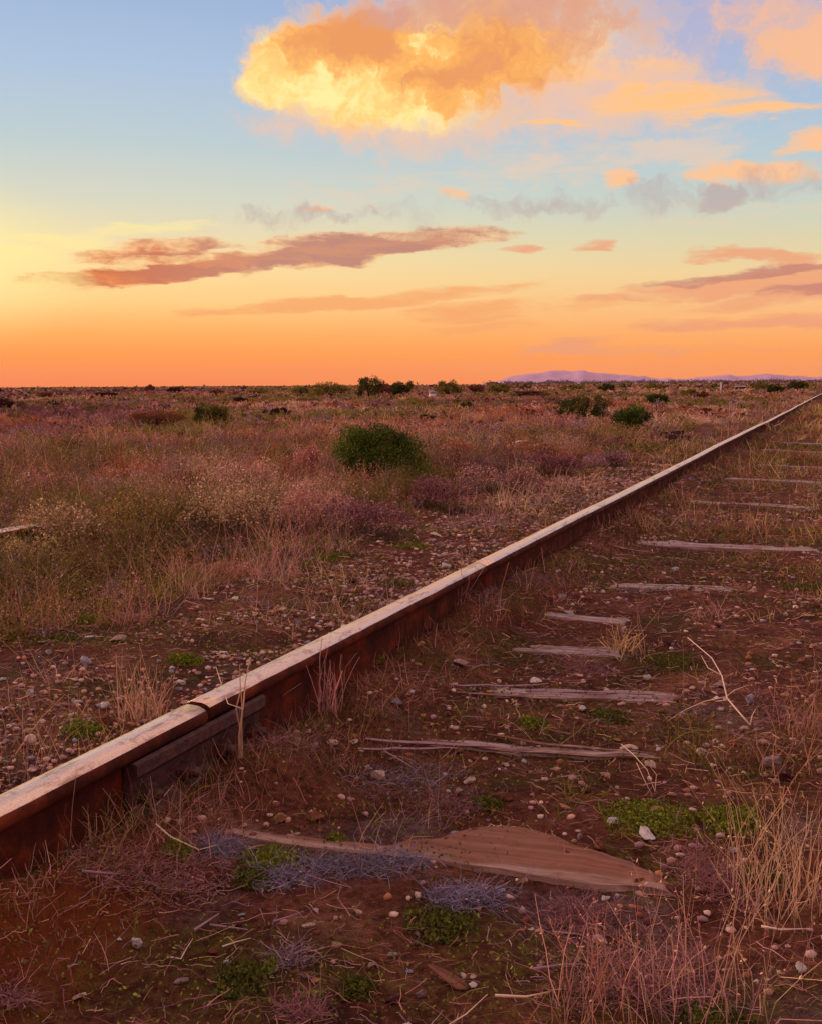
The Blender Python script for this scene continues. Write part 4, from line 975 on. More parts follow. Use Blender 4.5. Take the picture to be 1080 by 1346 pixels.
# heath: the uncountable scrub of the plain
def heath():
    S = Soup(); S2 = Soup()
    def filt(x, y, margin=0.0):
        s, X = x*U[0]+y*U[1], x*N[0]+y*N[1]
        edge = -2.02+.25*(fbm(s*.8, s*0, 31, 2)-.5)
        k = (X < edge-margin) | (X > 2.1)
        for cx, cy, r in KEEP_CLEAR: k &= (x-cx)**2+(y-cy)**2 > r*r
        return k
    def pick(x, y):
        a = fbm(x*.55, y*.35, 71, 3); b = fbm(x*.9+9, y*.6, 75, 3); r = rnd(len(x))
        col = np.where((a < .30)[:, None], C['purple'], np.where((a < .40)[:, None], C['mauve'], np.where((a < .56)[:, None], C['ptan'], C['tan'])))
        col = np.where((b > .69)[:, None], C['orange']*.9, col); col = np.where(((b < .40))[:, None], C['olive']*1.1, col)
        alt = np.array([C['brown'], C['pink'], C['olive'], C['grey'], C['dark']])[rs.randint(0, 5, len(x))]
        return np.where((r < .34)[:, None], alt, col)*np.exp(rs.normal(size=(len(x), 1))*.18)
    # near band
    x, y, r = polar(5200, 3.0, 13.0, -36, 31); s, X = to_sx(x, y); k = filt(x, y) & (X > -12); x, y, r = x[k], y[k], r[k]
    # fewer at the very near side
    hh = (.09+.15*sstep(-2.1, -3.0, to_sx(x, y)[1]))*rnd(len(x), .55, 1.3)*(.7+.6*fbm(x*.7, y*.7, 81, 2)); R = hh*rnd(len(x), .7, 1.1)
    col = pick(x, y); stc = col*.55+C['ptan']*.1  # stem tint lowered to stand in for shaded gaps in the scrub
    shrub(S, x, y, R, hh, col, 24, 120, .0013+.00028*r, .0045+.0010*r, upright=.2, stem_col=stc)
    # a hedge of scrub hides the siding rail
    n = 420; s = 2.2*(13/2.2)**rnd(n); X = rnd(n, -2.95, -2.5); x = s*U[0]+X*N[0]; y = s*U[1]+X*N[1]; k = filt(x, y); x, y = x[k], y[k]; r = np.hypot(x, y)
    hh = rnd(len(x), .16, .27); col = pick(x, y)
    shrub(S, x, y, hh*.9, hh, col, 26, 120, .0013+.00028*r, .0045+.0010*r, upright=.25, stem_col=col*.55+C['ptan']*.1)  # hedge stems carry the same painted shade
    # mid distance
    x, y, r = polar(7000, 12, 60); k = filt(x, y); x, y, r = x[k], y[k], r[k]
    hh = rnd(len(x), .08, .22)*(.6+.8*fbm(x*.12, y*.12, 83, 2)); R = hh*rnd(len(x), 1.0, 1.8); col = pick(x*.35, y*.2)
    shrub(S, x, y, R, hh, col, 10, 26, .0008*r, .0017*r, upright=.2)
    # far plain
    x, y, r = polar(9000, 55, 900); k = filt(x, y); x, y, r = x[k], y[k], r[k]
    hh = rnd(len(x), .10, .26)*(1+.15*np.log(r/55)); R = hh*rnd(len(x), 1.2, 2.4)*(1+r/220); col = pick(x*.08, y*.03)
    shrub(S2, x, y, R, hh, col, 3, 12, .0007*r, .0020*r, upright=.2, lf_asp=.6)
    x, y, r = polar(420, 160, 1500); k = filt(x, y); x, y, r = x[k], y[k], r[k]
    hh = rnd(len(x), .5, .95)+rnd(len(x))**3*(.4+.0011*r); R = hh*rnd(len(x), 1.0, 2.6); col = np.array([C['dgreen'], C['brown'], C['olive'], C['dark']])[rs.randint(0, 4, len(x))]
    shrub(S2, x, y, R, hh, col, 4, 60, .0006*r, .0016*r, upright=.1, lf_asp=.6)
    x, y, r = polar(4500, 700, 6000); k = filt(x, y); x, y, r = x[k], y[k], r[k]
    hh = rnd(len(x), .3, .75)*(1+r/2500); R = r*.0035*rnd(len(x), .6, 1.6); col = pick(x*.01, y*.004)*.8
    shrub(S2, x, y, R, hh, col, 2, 8, .0006*r, .0016*r, upright=.2, lf_asp=.6)
    tag(S.obj('scrub', M_FOL), 'mixed mauve, tan and olive dry scrub covering the plain left of the rail', 'scrub', kind='stuff')
    tag(S2.obj('distant_scrub', M_FOL), 'dry scrub thinning to the horizon', 'scrub', kind='stuff')
heath()

def dry_grass():
    S = Soup()
    def field(n, s0, s1, X0, X1, h, cols, nb, spread=.35, thr=None, w=.0016, seed=5, wd=0.0):
        s = s0*(s1/s0)**rnd(n); X = rnd(n, X0, X1); x = s*U[0]+X*N[0]; y = s*U[1]+X*N[1]
        if thr is not None: k = fbm(x*1.9, y*1.9, seed, 3) > thr; x, y = x[k], y[k]
        for cx, cy, r in KEEP_CLEAR[:5]:
            k = (x-cx)**2+(y-cy)**2 > (r*.6)**2; x, y = x[k], y[k]
        if not len(x): return
        m = len(x); D = np.hypot(x, y)
        idx = np.repeat(np.arange(m), nb); q = len(idx)
        base = xyz(x[idx]+rs.normal(size=q)*.025*(1+.1*D[idx]), y[idx]+rs.normal(size=q)*.025*(1+.1*D[idx]), -.004)
        d = np.stack([rs.normal(size=q)*spread, rs.normal(size=q)*spread, np.ones(q)], 1)
        hh = h*np.exp(rs.normal(size=m)*.3)
        c = np.array(cols)[rs.randint(0, len(cols), m)][idx]*np.exp(rs.normal(size=(q, 1))*.22)
        blades(S, base, d, hh[idx]*rnd(q, .4, 1.1), np.maximum(w, .00055*D[idx])*rnd(q, .7, 1.3)*(1+wd), rnd(q, 0, .5), np.clip(c, .003, .9), 3, .6, .03)
    tn = [C['tan'], C['pink'], C['straw'], C['ptan'], C['grey']]
    # tall dry grass over the scrub band
    field(260, 2.3, 9.0, -4.6, -2.15, .15, tn, 16, .6, .46, .0012)
    field(300, 6.0, 22.0, -9.5, -2.2, .15, tn+[C['orange']], 16, .35, .40, .0016)
    field(140, 4.5, 9, -9, -4, .17, tn+[C['orange']]*2, 20, .35, .3, .0016)
    # sparse, low, along the gravel strip and the track bed
    field(260, 1.2, 8.0, -2.25, -1.15, .09, tn, 12, .5, .52, .0012, 15)
    field(420, 1.1, 7.0, -.9, .6, .06, [C['ptan'], C['mauve'], C['brown'], C['straw']], 10, .8, .5, .0011, 25)
    field(500, 1.4, 9.0, -.95, .5, .035, [C['olive'], C['brown'], C['grey'], C['ptan']], 14, 1.0, .46, .0011, 27)
    field(900, 5.0, 40.0, -.9, .5, .12, [C['ptan'], C['olive'], C['brown'], C['straw']], 12, .5, .42, .0014, 35)
    field(520, 1.0, 14.0, XR+.05, XR+.22, .055, [C['ptan'], C['brown'], C['brown'], C['olive'], C['dark'], C['pink']], 10, .5, .5, .0012, 45)
    field(500, 5.0, 60.0, -2.3, -1.1, .10, tn+[C['brown'], C['olive']], 12, .5, .42, .0014, 55)
    field(700, 1.5, 40.0, .62, 2.4, .14, tn+[C['olive']], 14, .5, .42, .0014, 65)
    tag(S.obj('dry_grass', M_FOL), 'thin dry pinkish grass through the scrub and between sleepers', 'grass', kind='stuff')
dry_grass()

def ground_cover():
    S = Soup()
    n = 120000
    s = .8*(14/.8)**rnd(n); X = rnd(n, -2.4, .9); x = s*U[0]+X*N[0]; y = s*U[1]+X*N[1]
    k = fbm(x*2.4+5, y*2.4, 91, 3)+.12*(fbm(x*14, y*14, 93, 2)-.5) > .50; k &= np.abs(X-XR) > .07; x, y = x[k], y[k]; n = len(x); D = np.hypot(x, y)
    p = xyz(x, y, 0)+np.stack([rs.normal(size=n)*.004, rs.normal(size=n)*.004, rnd(n, .001, .014)], 1)
    c = np.where((rnd(n) < .5)[:, None], jit(np.array(lin((122, 116, 52))), n, .3), jit(np.array(lin((88, 82, 38))), n, .3))
    leaves(S, p, (.0032+.0016*D)*rnd(n, .6, 1.4), c, .55)
    tag(S.obj('moss', M_FOL), 'dull green moss and tiny herbs in patches on the track bed', 'moss', kind='stuff')
    # litter of straw and twig bits lying on the soil
    S = Soup(); n = 30000
    s = .8*(9/.8)**rnd(n); X = rnd(n, -2.3, .8); x = s*U[0]+X*N[0]; y = s*U[1]+X*N[1]
    k = (fbm(x*2, y*2, 97, 3) > .40) & (np.abs(X-XR) > .07); x, y = x[k], y[k]; n = len(x); D = np.hypot(x, y)
    a = rnd(n, 0, 2*pi); d = np.stack([np.cos(a), np.sin(a), rs.normal(size=n)*.12], 1)
    c = np.array([C['tan'], C['grey'], C['brown'], C['ptan'], C['mauve'], C['pink']])[rs.randint(0, 6, n)]*np.exp(rs.normal(size=(n, 1))*.25)
    blades(S, xyz(x, y, .006), d, rnd(n, .006, .05)*np.where(rnd(n) < .12, 1.8, 1), np.maximum(.0009, .0006*D)*rnd(n, .6, 1.6), rnd(n, 0, .25), np.clip(c, .003, .9), 4, .5, .03)
    tag(S.obj('litter', M_FOL), 'straw and twig litter lying on the red soil', 'litter', kind='stuff')
ground_cover()

# individual twig mats (low bluish-mauve dead shrubs lying on the soil)
def add_mat(px, py, wpx, hpx, col, label, n=900, hz_=.025, rise=.5, grp=None):
    x, y = gp(px, py); m = mpx(py); R = wpx*m/2; Ry = max(R*.35, hpx*m*1.4*(y/1.2))
    S = Soup(); q = np.clip(rs.normal(size=(n, 2)), -1.9, 1.9)*.45
    bx, by = x+q[:, 0]*R*cos(.1)-q[:, 1]*Ry*sin(.1), y+q[:, 0]*R*sin(.1)+q[:, 1]*Ry
    a = rnd(n, 0, 2*pi); d = np.stack([np.cos(a), np.sin(a), rnd(n, -.1, rise)], 1)
    n = int(n*.42); bx, by, d = bx[:n], by[:n], d[:n]
    blades(S, xyz(bx, by, .003), d, rnd(n, .012, .05), np.full(n, .0012), rnd(n, 0, .5), jit(col, n, .3, .07), 4, .5, .08)
    k = rs.randint(0, n, n); k = k[:n//2]; n = len(k); leaves(S, xyz(bx[k], by[k], 0)+np.stack([rs.normal(size=n)*.006, rs.normal(size=n)*.006, rnd(n, .002, hz_*.7)], 1), rnd(n, .002, .0055), jit(col*1.15, n, .3, .06), .5)
    z = float(ground_z(x, y)); o = S.obj('twig_mat', M_FOL, None, (x, y, z)); o.location = (x, y, z)
    tag(o, label, 'dead shrub', grp)
add_mat(610, 1182, 110, 20, C['blue'], 'right of the bluish twig mats below the first sleeper, with a few upright stems', 1300)
add_mat(480, 1140, 190, 22, C['blue'], 'long bluish twig mat along the front of the first sleeper', 1500)
add_mat(290, 1128, 60, 22, C['blue'], 'small blue grey twig mat near the sleeper left end', 600)
add_mat(370, 1160, 100, 18, C['blue'], 'bluish twig mat between the small one and the long one', 800)
add_mat(200, 1178, 230, 40, C['mauve']*1.1, 'wide mauve pile of fine twigs at lower left', 1700, rise=.35)
add_mat(530, 1025, 190, 30, C['grey']*.7, 'greyish twig mat behind the first sleeper', 1100)
add_mat(590, 1055, 120, 24, C['mauve']*.8, 'dark mauve twig mat behind the blue and orange pebbles', 900)
add_mat(380, 1010, 150, 26, C['mauve']*.9, 'mauve twig tangle right of the rail joint', 1000)
add_mat(760, 872, 90, 24, C['mauve'], 'lilac twig mat by the yellowish tuft', 900)
add_mat(1040, 940, 90, 50, C['mauve'], 'purple twiggy mat at the right edge', 1000, rise=.9)
add_mat(935, 1150, 120, 60, C['mauve'], 'tangled mauve twigs beside the tall dry clump at right', 1300, rise=.9)
add_mat(760, 1200, 110, 40, C['mauve']*.9, 'mauve twigs in front of the flat sleeper end', 1000, rise=.6)
add_mat(840, 1290, 260, 60, C['mauve']*.9, 'broad tangle of mauve twigs at the lower right', 2400, rise=.8)
add_mat(630, 800, 70, 22, C['mauve']*.9, 'small mauve tangle at the rail foot near mid picture', 700)
add_mat(90, 752, 110, 30, C['mauve']*1.2, 'purple pink dead twigs in the scrub at left', 900, rise=1.0)
add_mat(155, 725, 90, 22, C['grey']*.9, 'greyish dead twigs behind the purple ones at left', 700, rise=.9)
add_mat(20, 1335, 60, 16, C['mauve'], 'mauve twigs in the bottom left corner', 400)
add_mat(400, 1335, 50, 20, C['mauve'], 'small mauve tuft at the bottom edge', 500, rise=1.2)
add_mat(380, 1265, 60, 24, C['grey'], 'pale mauve stick litter left of the cream stone', 300)

# individual dry tufts
def add_tuft(px, py, hpx, n_, col, label, spread=.2, w=.0016, r=.02, heads=0., bend=.3, group=None, jitc=.2):
    n = max(5, int(n_*(.62 if py > 1050 and px > 600 else 1))); x, y = gp(px, py); S = Soup(); hh = hpx*mpx(py)
    tuft(S, x, y, n, hh*1.05, spread, (C[col] if isinstance(col, str) else col)*1.1, w*(.85 if (py > 1050 and px > 600) else (.62 if py < 850 and px < 500 else 1.1)), bend*1.6, heads, r, jitc)
    z = float(ground_z(x, y)); o = S.obj('grass_tuft', M_FOL, None, (x, y, z)); o.location = (x, y, z); tag(o, label, 'grass tuft', group)
for a in [
 (1040, 1185, 165, 240, 'tan', 'tall dense dry grass clump at the right edge', .22, .0015, .055, .1),
 (1000, 1110, 120, 40, 'straw', 'loose straw stalks behind the tall clump at right', .3, .0013, .03, .1),
 (850, 1340, 170, 90, 'pink', 'tall dry stems rising from the bottom right', .25, .0016, .07, .2),
 (920, 1330, 200, 60, 'tan', 'tallest tan stems at lower right', .22, .0016, .05, .25),
 (780, 1330, 180, 45, 'ptan', 'brown tall stems left of the tall tan ones at the bottom', .14, .0018, .03, .5),
 (980, 1346, 130, 60, 'mauve', 'mauve brown stems in the bottom right corner', .35, .0015, .07, .1),
 (700, 1346, 90, 40, 'ptan', 'thin bent stems at the bottom, right of centre', .5, .0013, .06, 0.),
 (435, 955, 90, 26, 'pink', 'upright dry tuft at the rail foot right of the joint', .14, .0028, .018, .05, .15),
 (297, 990, 85, 16, 'tan', 'pale stalks in front of the bolted joint bar', .16, .003, .022, 0., .12),
 (318, 1030, 150, 5, 'tan', 'tallest pale stalks rising across the joint bar', .07, .0036, .006, 0., .06),
 (352, 965, 75, 7, 'tan', 'few thin stalks at the right end of the joint bar', .15, .0026, .02, 0., .15),
 (590, 820, 65, 30, 'pink', 'dry tuft leaning on the rail near mid picture', .3, .0017, .03, 0.),
 (605, 770, 60, 26, 'tan', 'short dry tuft in front of the faint second joint', .3, .0016, .03, 0.),
 (485, 870, 55, 18, 'tan', 'thin dry stalks under the rail between two tufts', .3, .0015, .03, 0.),
 (640, 820, 40, 40, 'grey', 'grey wiry tuft between rail and whitish sleeper', .7, .0014, .03, 0.),
 (188, 945, 85, 90, 'tan', 'dense straw tuft behind the rail at left', .16, .0016, .03, .1),
 (160, 835, 90, 110, 'ptan', 'brown dry tuft in the gravel at left', .3, .0018, .05, .1),
 (90, 838, 40, 20, 'straw', 'small pale upright grass blades at left', .35, .0026, .02, 0.),
 (450, 735, 55, 60, 'tan', 'dry tuft at the edge of the gravel, upper middle', .3, .002, .05, 0.),
 (345, 770, 110, 130, 'pink', 'tall pink dry clump in the scrub edge', .3, .002, .09, .1),
 (395, 740, 90, 110, 'ptan', 'tan dry clump right of the tall pink one', .32, .002, .09, .1),
 (250, 790, 80, 80, 'tan', 'dry clump left of the tall pink one', .35, .002, .06, 0.),
 (190, 775, 105, 12, 'tan', 'long lone crossing stalks in the left scrub', .35, .0022, .02, .1),
 (35, 845, 110, 100, 'ptan', 'dry brown clump at the left edge', .3, .0018, .07, .1),
 (830, 860, 65, 24, 'straw', 'yellowish thin clump beside the whitish sleeper', .3, .0015, .03, .2),
 (815, 850, 35, 40, 'straw', 'low curled yellow leaves at the sleeper end', .6, .003, .02, 0.),
 (935, 812, 35, 45, 'pink', 'low pink tuft in the middle of the track', .5, .0016, .03, 0.),
 (900, 690, 30, 30, 'ptan', 'small tuft in front of the thin pale sleeper', .4, .0022, .05, 0.),
 (985, 640, 35, 60, 'ptan', 'tan tuft between far sleepers', .4, .0028, .12, 0.),
 (905, 990, 110, 30, 'olive', 'loose olive stems below the forked white branch', .3, .0016, .04, .1),
 (1060, 960, 90, 60, 'ptan', 'dry tuft at the right edge beside purple twigs', .3, .0015, .04, 0.),
 (665, 1165, 60, 14, 'grey', 'few pale upright stems on the right bluish mat', .5, .0014, .012, 0.),
 (120, 1120, 70, 60, 'tan', 'dry weeds on the rusty soil under the near rail', .4, .0013, .05, 0.),
 (175, 1110, 60, 50, 'olive', 'olive weeds left of the first sleeper end', .4, .0014, .04, 0.),
 (15, 1240, 60, 14, 'pink', 'thin pink stalks at the lower left edge', .5, .0014, .03, 0.),
 (545, 1085, 60, 24, 'grey', 'wiry grey stems behind the first sleeper', .8, .0012, .03, 0.),
 (760, 1040, 30, 40, 'olive', 'small green herb tuft behind the flat sleeper end', .7, .003, .02, 0.),
 (735, 1065, 40, 16, 'green', 'grassy green tuft by the dark root near the first sleeper', .5, .003, .02, 0.),
 (700, 665, 45, 80, 'tan', 'dry clump close behind the rail in the middle distance', .35, .0025, .12, 0.),
 (620, 700, 45, 60, 'grey', 'grey dry clump at the upper gravel edge', .4, .0022, .1, 0.),
 (1010, 1010, 80, 40, 'ptan', 'dry stems left of the right edge, above the tall clump', .4, .0015, .05, 0.)]:
    add_tuft(*a)

# green herb patches that stand out singly
def add_herb(px, py, wpx, col, label, n=500, h=.015, lf=.007):
    x, y = gp(px, py); m = mpx(py); R = wpx*m/2; S = Soup(); Ry = R*1.1
    q = np.clip(rs.normal(size=(n, 2)), -1.8, 1.8)*.42; bx = x+q[:, 0]*R; by = y+q[:, 1]*Ry
    leaves(S, xyz(bx, by, 0)+np.stack([0*bx, 0*bx, rnd(n, .001, h)*np.exp(-(q**2).sum(1)*1.5)], 1), rnd(n, .6, 1.4)*lf, jit(col, n, .3, .06), .55)
    blades(S, xyz(bx[:n//5], by[:n//5], 0), np.stack([rs.normal(size=n//5)*.5, rs.normal(size=n//5)*.5, np.ones(n//5)], 1), rnd(n//5, .4, 1)*h*1.6, np.full(n//5, .0016), rnd(n//5, 0, .4), jit(col, n//5, .3), 3)
    z = float(ground_z(x, y)); o = S.obj('herb_patch', M_FOL, None, (x, y, z)); o.location = (x, y, z); tag(o, label, 'ground plant')
GB = np.array(lin((112, 116, 38))); GD = np.array(lin((86, 86, 34)))
for a in [(245, 880, 60, GB, 'bright green moss cushion beside the smooth pale stone', 900), (110, 970, 70, GB, 'green moss cushion close behind the rail at left', 900), (75, 858, 70, GD, 'dull green patch in the gravel at left', 800),
          (120, 832, 70, GB, 'green patch under the brown dry tuft', 800), (435, 742, 60, GB, 'green patch at the scrub edge near mid picture', 700), (540, 725, 70, GB, 'bright green patch between gravel beds', 900), (520, 772, 60, GD, 'green patch right behind the rail, mid picture', 700),
          (490, 885, 40, GB, 'small green plant at the rail foot', 500), (700, 950, 50, GB, 'green moss by the long pale sleeper edge', 500), (335, 1165, 60, GD, 'green leaves between the bluish twig mats', 700), (360, 1140, 110, GB, 'green moss along the front of the first sleeper', 900),
          (440, 1105, 26, GB, 'tiny green rosette breaking the first sleeper edge', 250), (640, 1055, 50, GD, 'dark green moss near the orange brown pebble', 500), (850, 1070, 150, GB, 'long bright moss patch right of the lumpy white stone', 1800), (960, 1075, 100, GB, 'bright moss patch at the right behind the stone cluster', 1200),
          (880, 870, 120, GD, 'dull moss patch right of the yellowish tuft', 900), (800, 940, 70, GD, 'dull moss under the white pebble', 600), (235, 1140, 50, GB, 'green herb left of the small blue grey mat', 500), (320, 1290, 90, GD, 'dull green moss at the bottom left', 900), (355, 1275, 24, GB, 'bright green sprig at the bottom left', 250),
          (470, 1300, 60, GD, 'green mossy streak left of the dark red slab', 500), (410, 1315, 30, GB, 'small green sprig near the bottom edge', 250), (580, 1215, 120, GD, 'dull green herbs below the right bluish mat', 900), (940, 1350, 140, GD, 'olive moss in the bottom right corner', 900), (1000, 1150, 80, GD, 'green growth at the foot of the tall dry clump', 700), (1055, 770, 90, GD, 'green mound by the right edge, middle distance', 800)]:
    add_herb(*a)

# ------------------------------------------------------------------ sticks and branches
def stick(pxs, z0, rad, mat, name, label, cat, branches=(), zs=None):
    """a bent stick through ground points; zs gives heights above the soil"""
    def P(i, q, zz): 
        x, y = gp(q[0], q[1], zz); return np.array([x, y, float(ground_z(*gp(q[0], q[1], 0)))*(1 if zz < .02 else 0)+zz])
    pts = [P(i, q, (zs[i] if zs else z0)) for i, q in enumerate(pxs)]
    pr = []
    n = len(pts); rad *= .75; pr.append(tube_vf(pts, [rad*(1-.6*i/(n-1)) for i in range(n)], 7))
    for bp, bz in branches:
        b = [P(0, q, z) for q, z in zip(bp, bz)]; pr.append(tube_vf(b, [rad*.7*(1-.7*i/(len(b)-1)) for i in range(len(b))], 6))
    V, Fc = join_vf(pr); org = np.mean(pts, 0); V = [np.array(v)-org for v in V]
    o = link(name, mesh(name, V, Fc, mat, True)); o.location = org; tag(o, label, cat)
stick([(985, 952), (972, 938), (955, 918), (948, 888), (935, 865), (903, 838)], .01, .0026, M_STICK, 'branch', 'bleached forked branch standing over the moss at right', 'branch',
      [([(953, 916), (925, 922), (900, 933), (878, 942)], [.035, .03, .02, .012]), ([(955, 920), (940, 922), (935, 918)], [.035, .04, .04]), ([(985, 952), (988, 940), (993, 931)], [.01, .02, .03]), ([(953, 916), (965, 907), (985, 900)], [.035, .04, .03]), ([(948, 888), (930, 878), (921, 862)], [.06, .07, .08])], zs=[.008, .02, .035, .06, .08, .10])
stick([(816, 974), (832, 992), (850, 1012), (860, 1035)], .01, .0012, M_STICK, 'twig', 'thin forked pale twig above the squarish tan stone', 'twig', [([(836, 1003), (848, 1022), (856, 1038)], [.02, .015, .01]), ([(860, 1035), (862, 1018), (854, 1008)], [.01, .02, .03])], zs=[.01, .03, .02, .01])
stick([(1000, 1206), (1025, 1210), (1062, 1211)], .012, .0025, M_STICK, 'stick', 'short white stick lying at the right edge', 'stick')
stick([(256, 1226), (272, 1217), (288, 1207)], .012, .0028, M_TWIG, 'stick', 'short thick grey stick leaning near the bottom left', 'stick')
stick([(276, 1220), (300, 1222), (330, 1224)], .008, .0022, M_TWIG, 'stick', 'flat brown stick right of the leaning grey one', 'stick')
stick([(293, 1250), (310, 1243), (330, 1238)], .008, .0014, M_STICK, 'twig', 'pale twig beside the small white stone', 'twig')
stick([(220, 1258), (228, 1259), (238, 1262), (246, 1248), (254, 1235)], .008, .0014, M_STICK, 'twig', 'little white hooked twig on bare soil', 'twig')
stick([(78, 1172), (95, 1162), (112, 1150), (122, 1143)], .02, .0016, M_STICK, 'twig', 'pale twig sloping up to the left mauve pile', 'twig', [([(95, 1162), (105, 1152), (110, 1145)], [.02, .02, .03])])
stick([(110, 1194), (135, 1190), (160, 1185)], .012, .0028, M_TWIG, 'stick', 'pale stick at the base of the mauve twig pile', 'stick')
stick([(205, 1083), (225, 1100), (262, 1117), (285, 1125)], .02, .0018, M_STICK, 'twig', 'pinkish twig arching over the first sleeper left end', 'twig', zs=[.06, .05, .03, .01])
stick([(150, 1090), (200, 1065), (228, 1032)], .02, .0016, M_STICK, 'twig', 'thin dry twig sloping up to the base plate', 'twig', zs=[.02, .03, .05])
stick([(360, 1218), (380, 1210), (400, 1203)], .01, .0018, M_TWIG, 'stick', 'pale short stick pointing at the cream stone', 'stick')
stick([(505, 990), (520, 997), (545, 1010)], .012, .0028, M_TWIG, 'stick', 'grey brown stick on the soil behind the first sleeper', 'stick')
stick([(320, 932), (300, 925), (284, 876)], .06, .0012, M_STICK, 'twig', 'thin twig lying across the rail behind the joint', 'twig', zs=[.155, .16, .06])
stick([(590, 1346), (612, 1333), (640, 1307)], .01, .0014, M_STICK, 'twig', 'thin straight straw at the bottom, right of centre', 'twig', zs=[.01, .02, .03])
stick([(725, 1215), (760, 1218), (800, 1236)], .01, .0018, M_TWIG, 'stick', 'bluish curved twig among mauve litter', 'twig')
stick([(700, 1275), (740, 1268), (773, 1265)], .01, .0024, M_TWIG, 'stick', 'grey stick among the lower right stems', 'stick')
stick([(650, 1308), (690, 1308), (720, 1302)], .012, .0022, M_STICK, 'stick', 'bone coloured stick near the bottom, right of the wood chunk', 'stick')
# wood chunk
def chunk():
    x, y = gp(588, 1280, .01); v, f = stone_vf(91, .45, True); v = v*np.array([.034, .013, .014])
    o = link('wood_chunk', mesh('wood_chunk', v, f, m_wood('rotten_wood', ((70, 36, 34), (112, 66, 56), (150, 104, 88))), True)); o.location = (x, y, float(ground_z(x, y))+.008); o.rotation_euler = (0, .1, -.75)
    tag(o, 'rotten brown wood chunk lying on the soil near the bottom', 'wood chunk')
chunk()
# long splinters peeled from the sleepers, each one its own slat
for k, (a, b, w, lb) in enumerate([((560, 968), (868, 990), .006, 'long pale splinter along the splintered sleeper'), ((480, 972), (700, 975), .005, 'mauve splinter beside the long pale one'), ((640, 958), (860, 985), .004, 'thin splinter behind the long pale one'), ((470, 985), (600, 978), .004, 'short mauve splinter at the left of the splintered sleeper'),
                         ((600, 905), (820, 912), .005, 'pale splinter over the mostly buried brown sleeper'), ((690, 898), (860, 905), .004, 'thin grey splinter over the mostly buried brown sleeper'), ((780, 720), (860, 727), .008, 'short board edge in front of the long grey sleeper'), ((590, 896), (720, 890), .004, 'reddish splinter left over the buried brown sleeper')]):
    A = np.array([*gp(*a, .014), .014]); B = np.array([*gp(*b, .014), .014]); pts = []
    for q in np.linspace(0, 1, 9):
        p = A*(1-q)+B*q; p[:2] += np.array([0, .006])*(random.random()-.5); p[2] = float(ground_z(p[0], p[1]))+.008+.003*random.random(); pts.append(p)
    V, Fc = tube_vf(pts, [w*(.4+.6*sin(pi*min(1, .15+i/9.))) for i in range(9)], 5); org = np.mean(pts, 0)
    V = [(np.array(v)-org)*np.array([1, 1, .6]) for v in V]
    o = link('splinter', mesh('splinter', V, Fc, M_TWIG if k % 2 else M_WOOD)); o.location = org; tag(o, lb, 'splinter', 'splinters of old sleepers')

# ------------------------------------------------------------------ distant objects
def tank():
    x, y = gp(568, 525); m = y/F; root = empty('water_tank', (x, y, float(ground_z(x, y)))); tag(root, 'small round topped whitish tank standing in the plain under the horizon', 'tank')
    r = 4.4*m; h = 7.5*m; prof = [(r, 0), (r*1.02, h*.45), (r*1.05, h*.5), (r, h*.55), (r, h*1.0)]
    k = 20; V = [(a*cos(2*pi*i/k), a*sin(2*pi*i/k), z) for a, z in prof for i in range(k)]
    Fc = [(j*k+i, j*k+(i+1) % k, (j+1)*k+(i+1) % k, (j+1)*k+i) for j in range(len(prof)-1) for i in range(k)]+[tuple(range(k))[::-1]]
    link('body', mesh('body', V, Fc, M_WHITE, True), root)
    prof = [(r*.96, h), (r*.96, h*1.1), (r*1.08, h*1.12), (r*.8, h*1.38), (r*.4, h*1.52), (.001, h*1.56)]
    V = [(a*cos(2*pi*i/k), a*sin(2*pi*i/k), z) for a, z in prof for i in range(k)]
    Fc = [(j*k+i, j*k+(i+1) % k, (j+1)*k+(i+1) % k, (j+1)*k+i) for j in range(len(prof)-1) for i in range(k)]
    link('lid', mesh('lid', V, Fc, M_GREYP, True), root)
    V, Fc = tube_vf([(r*.95, -r*.3, h*.25), (r*2.2, -r*.3, h*.28), (r*3.0, -r*.3, .02)], [.03, .03, .03], 8)
    link('pipe', mesh('pipe', V, Fc, M_WHITE, True), root)
tank()
def box_vf(cx, cy, cz, sx, sy, sz, rz=0):
    v = []
    for z in (-1, 1):
        for a, b in ((-1, -1), (1, -1), (1, 1), (-1, 1)):
            X, Y = a*sx/2, b*sy/2; v.append((cx+X*cos(rz)-Y*sin(rz), cy+X*sin(rz)+Y*cos(rz), cz+z*sz/2))
    return v, [(3, 2, 1, 0), (4, 5, 6, 7), (0, 1, 5, 4), (1, 2, 6, 5), (2, 3, 7, 6), (3, 0, 4, 7)]
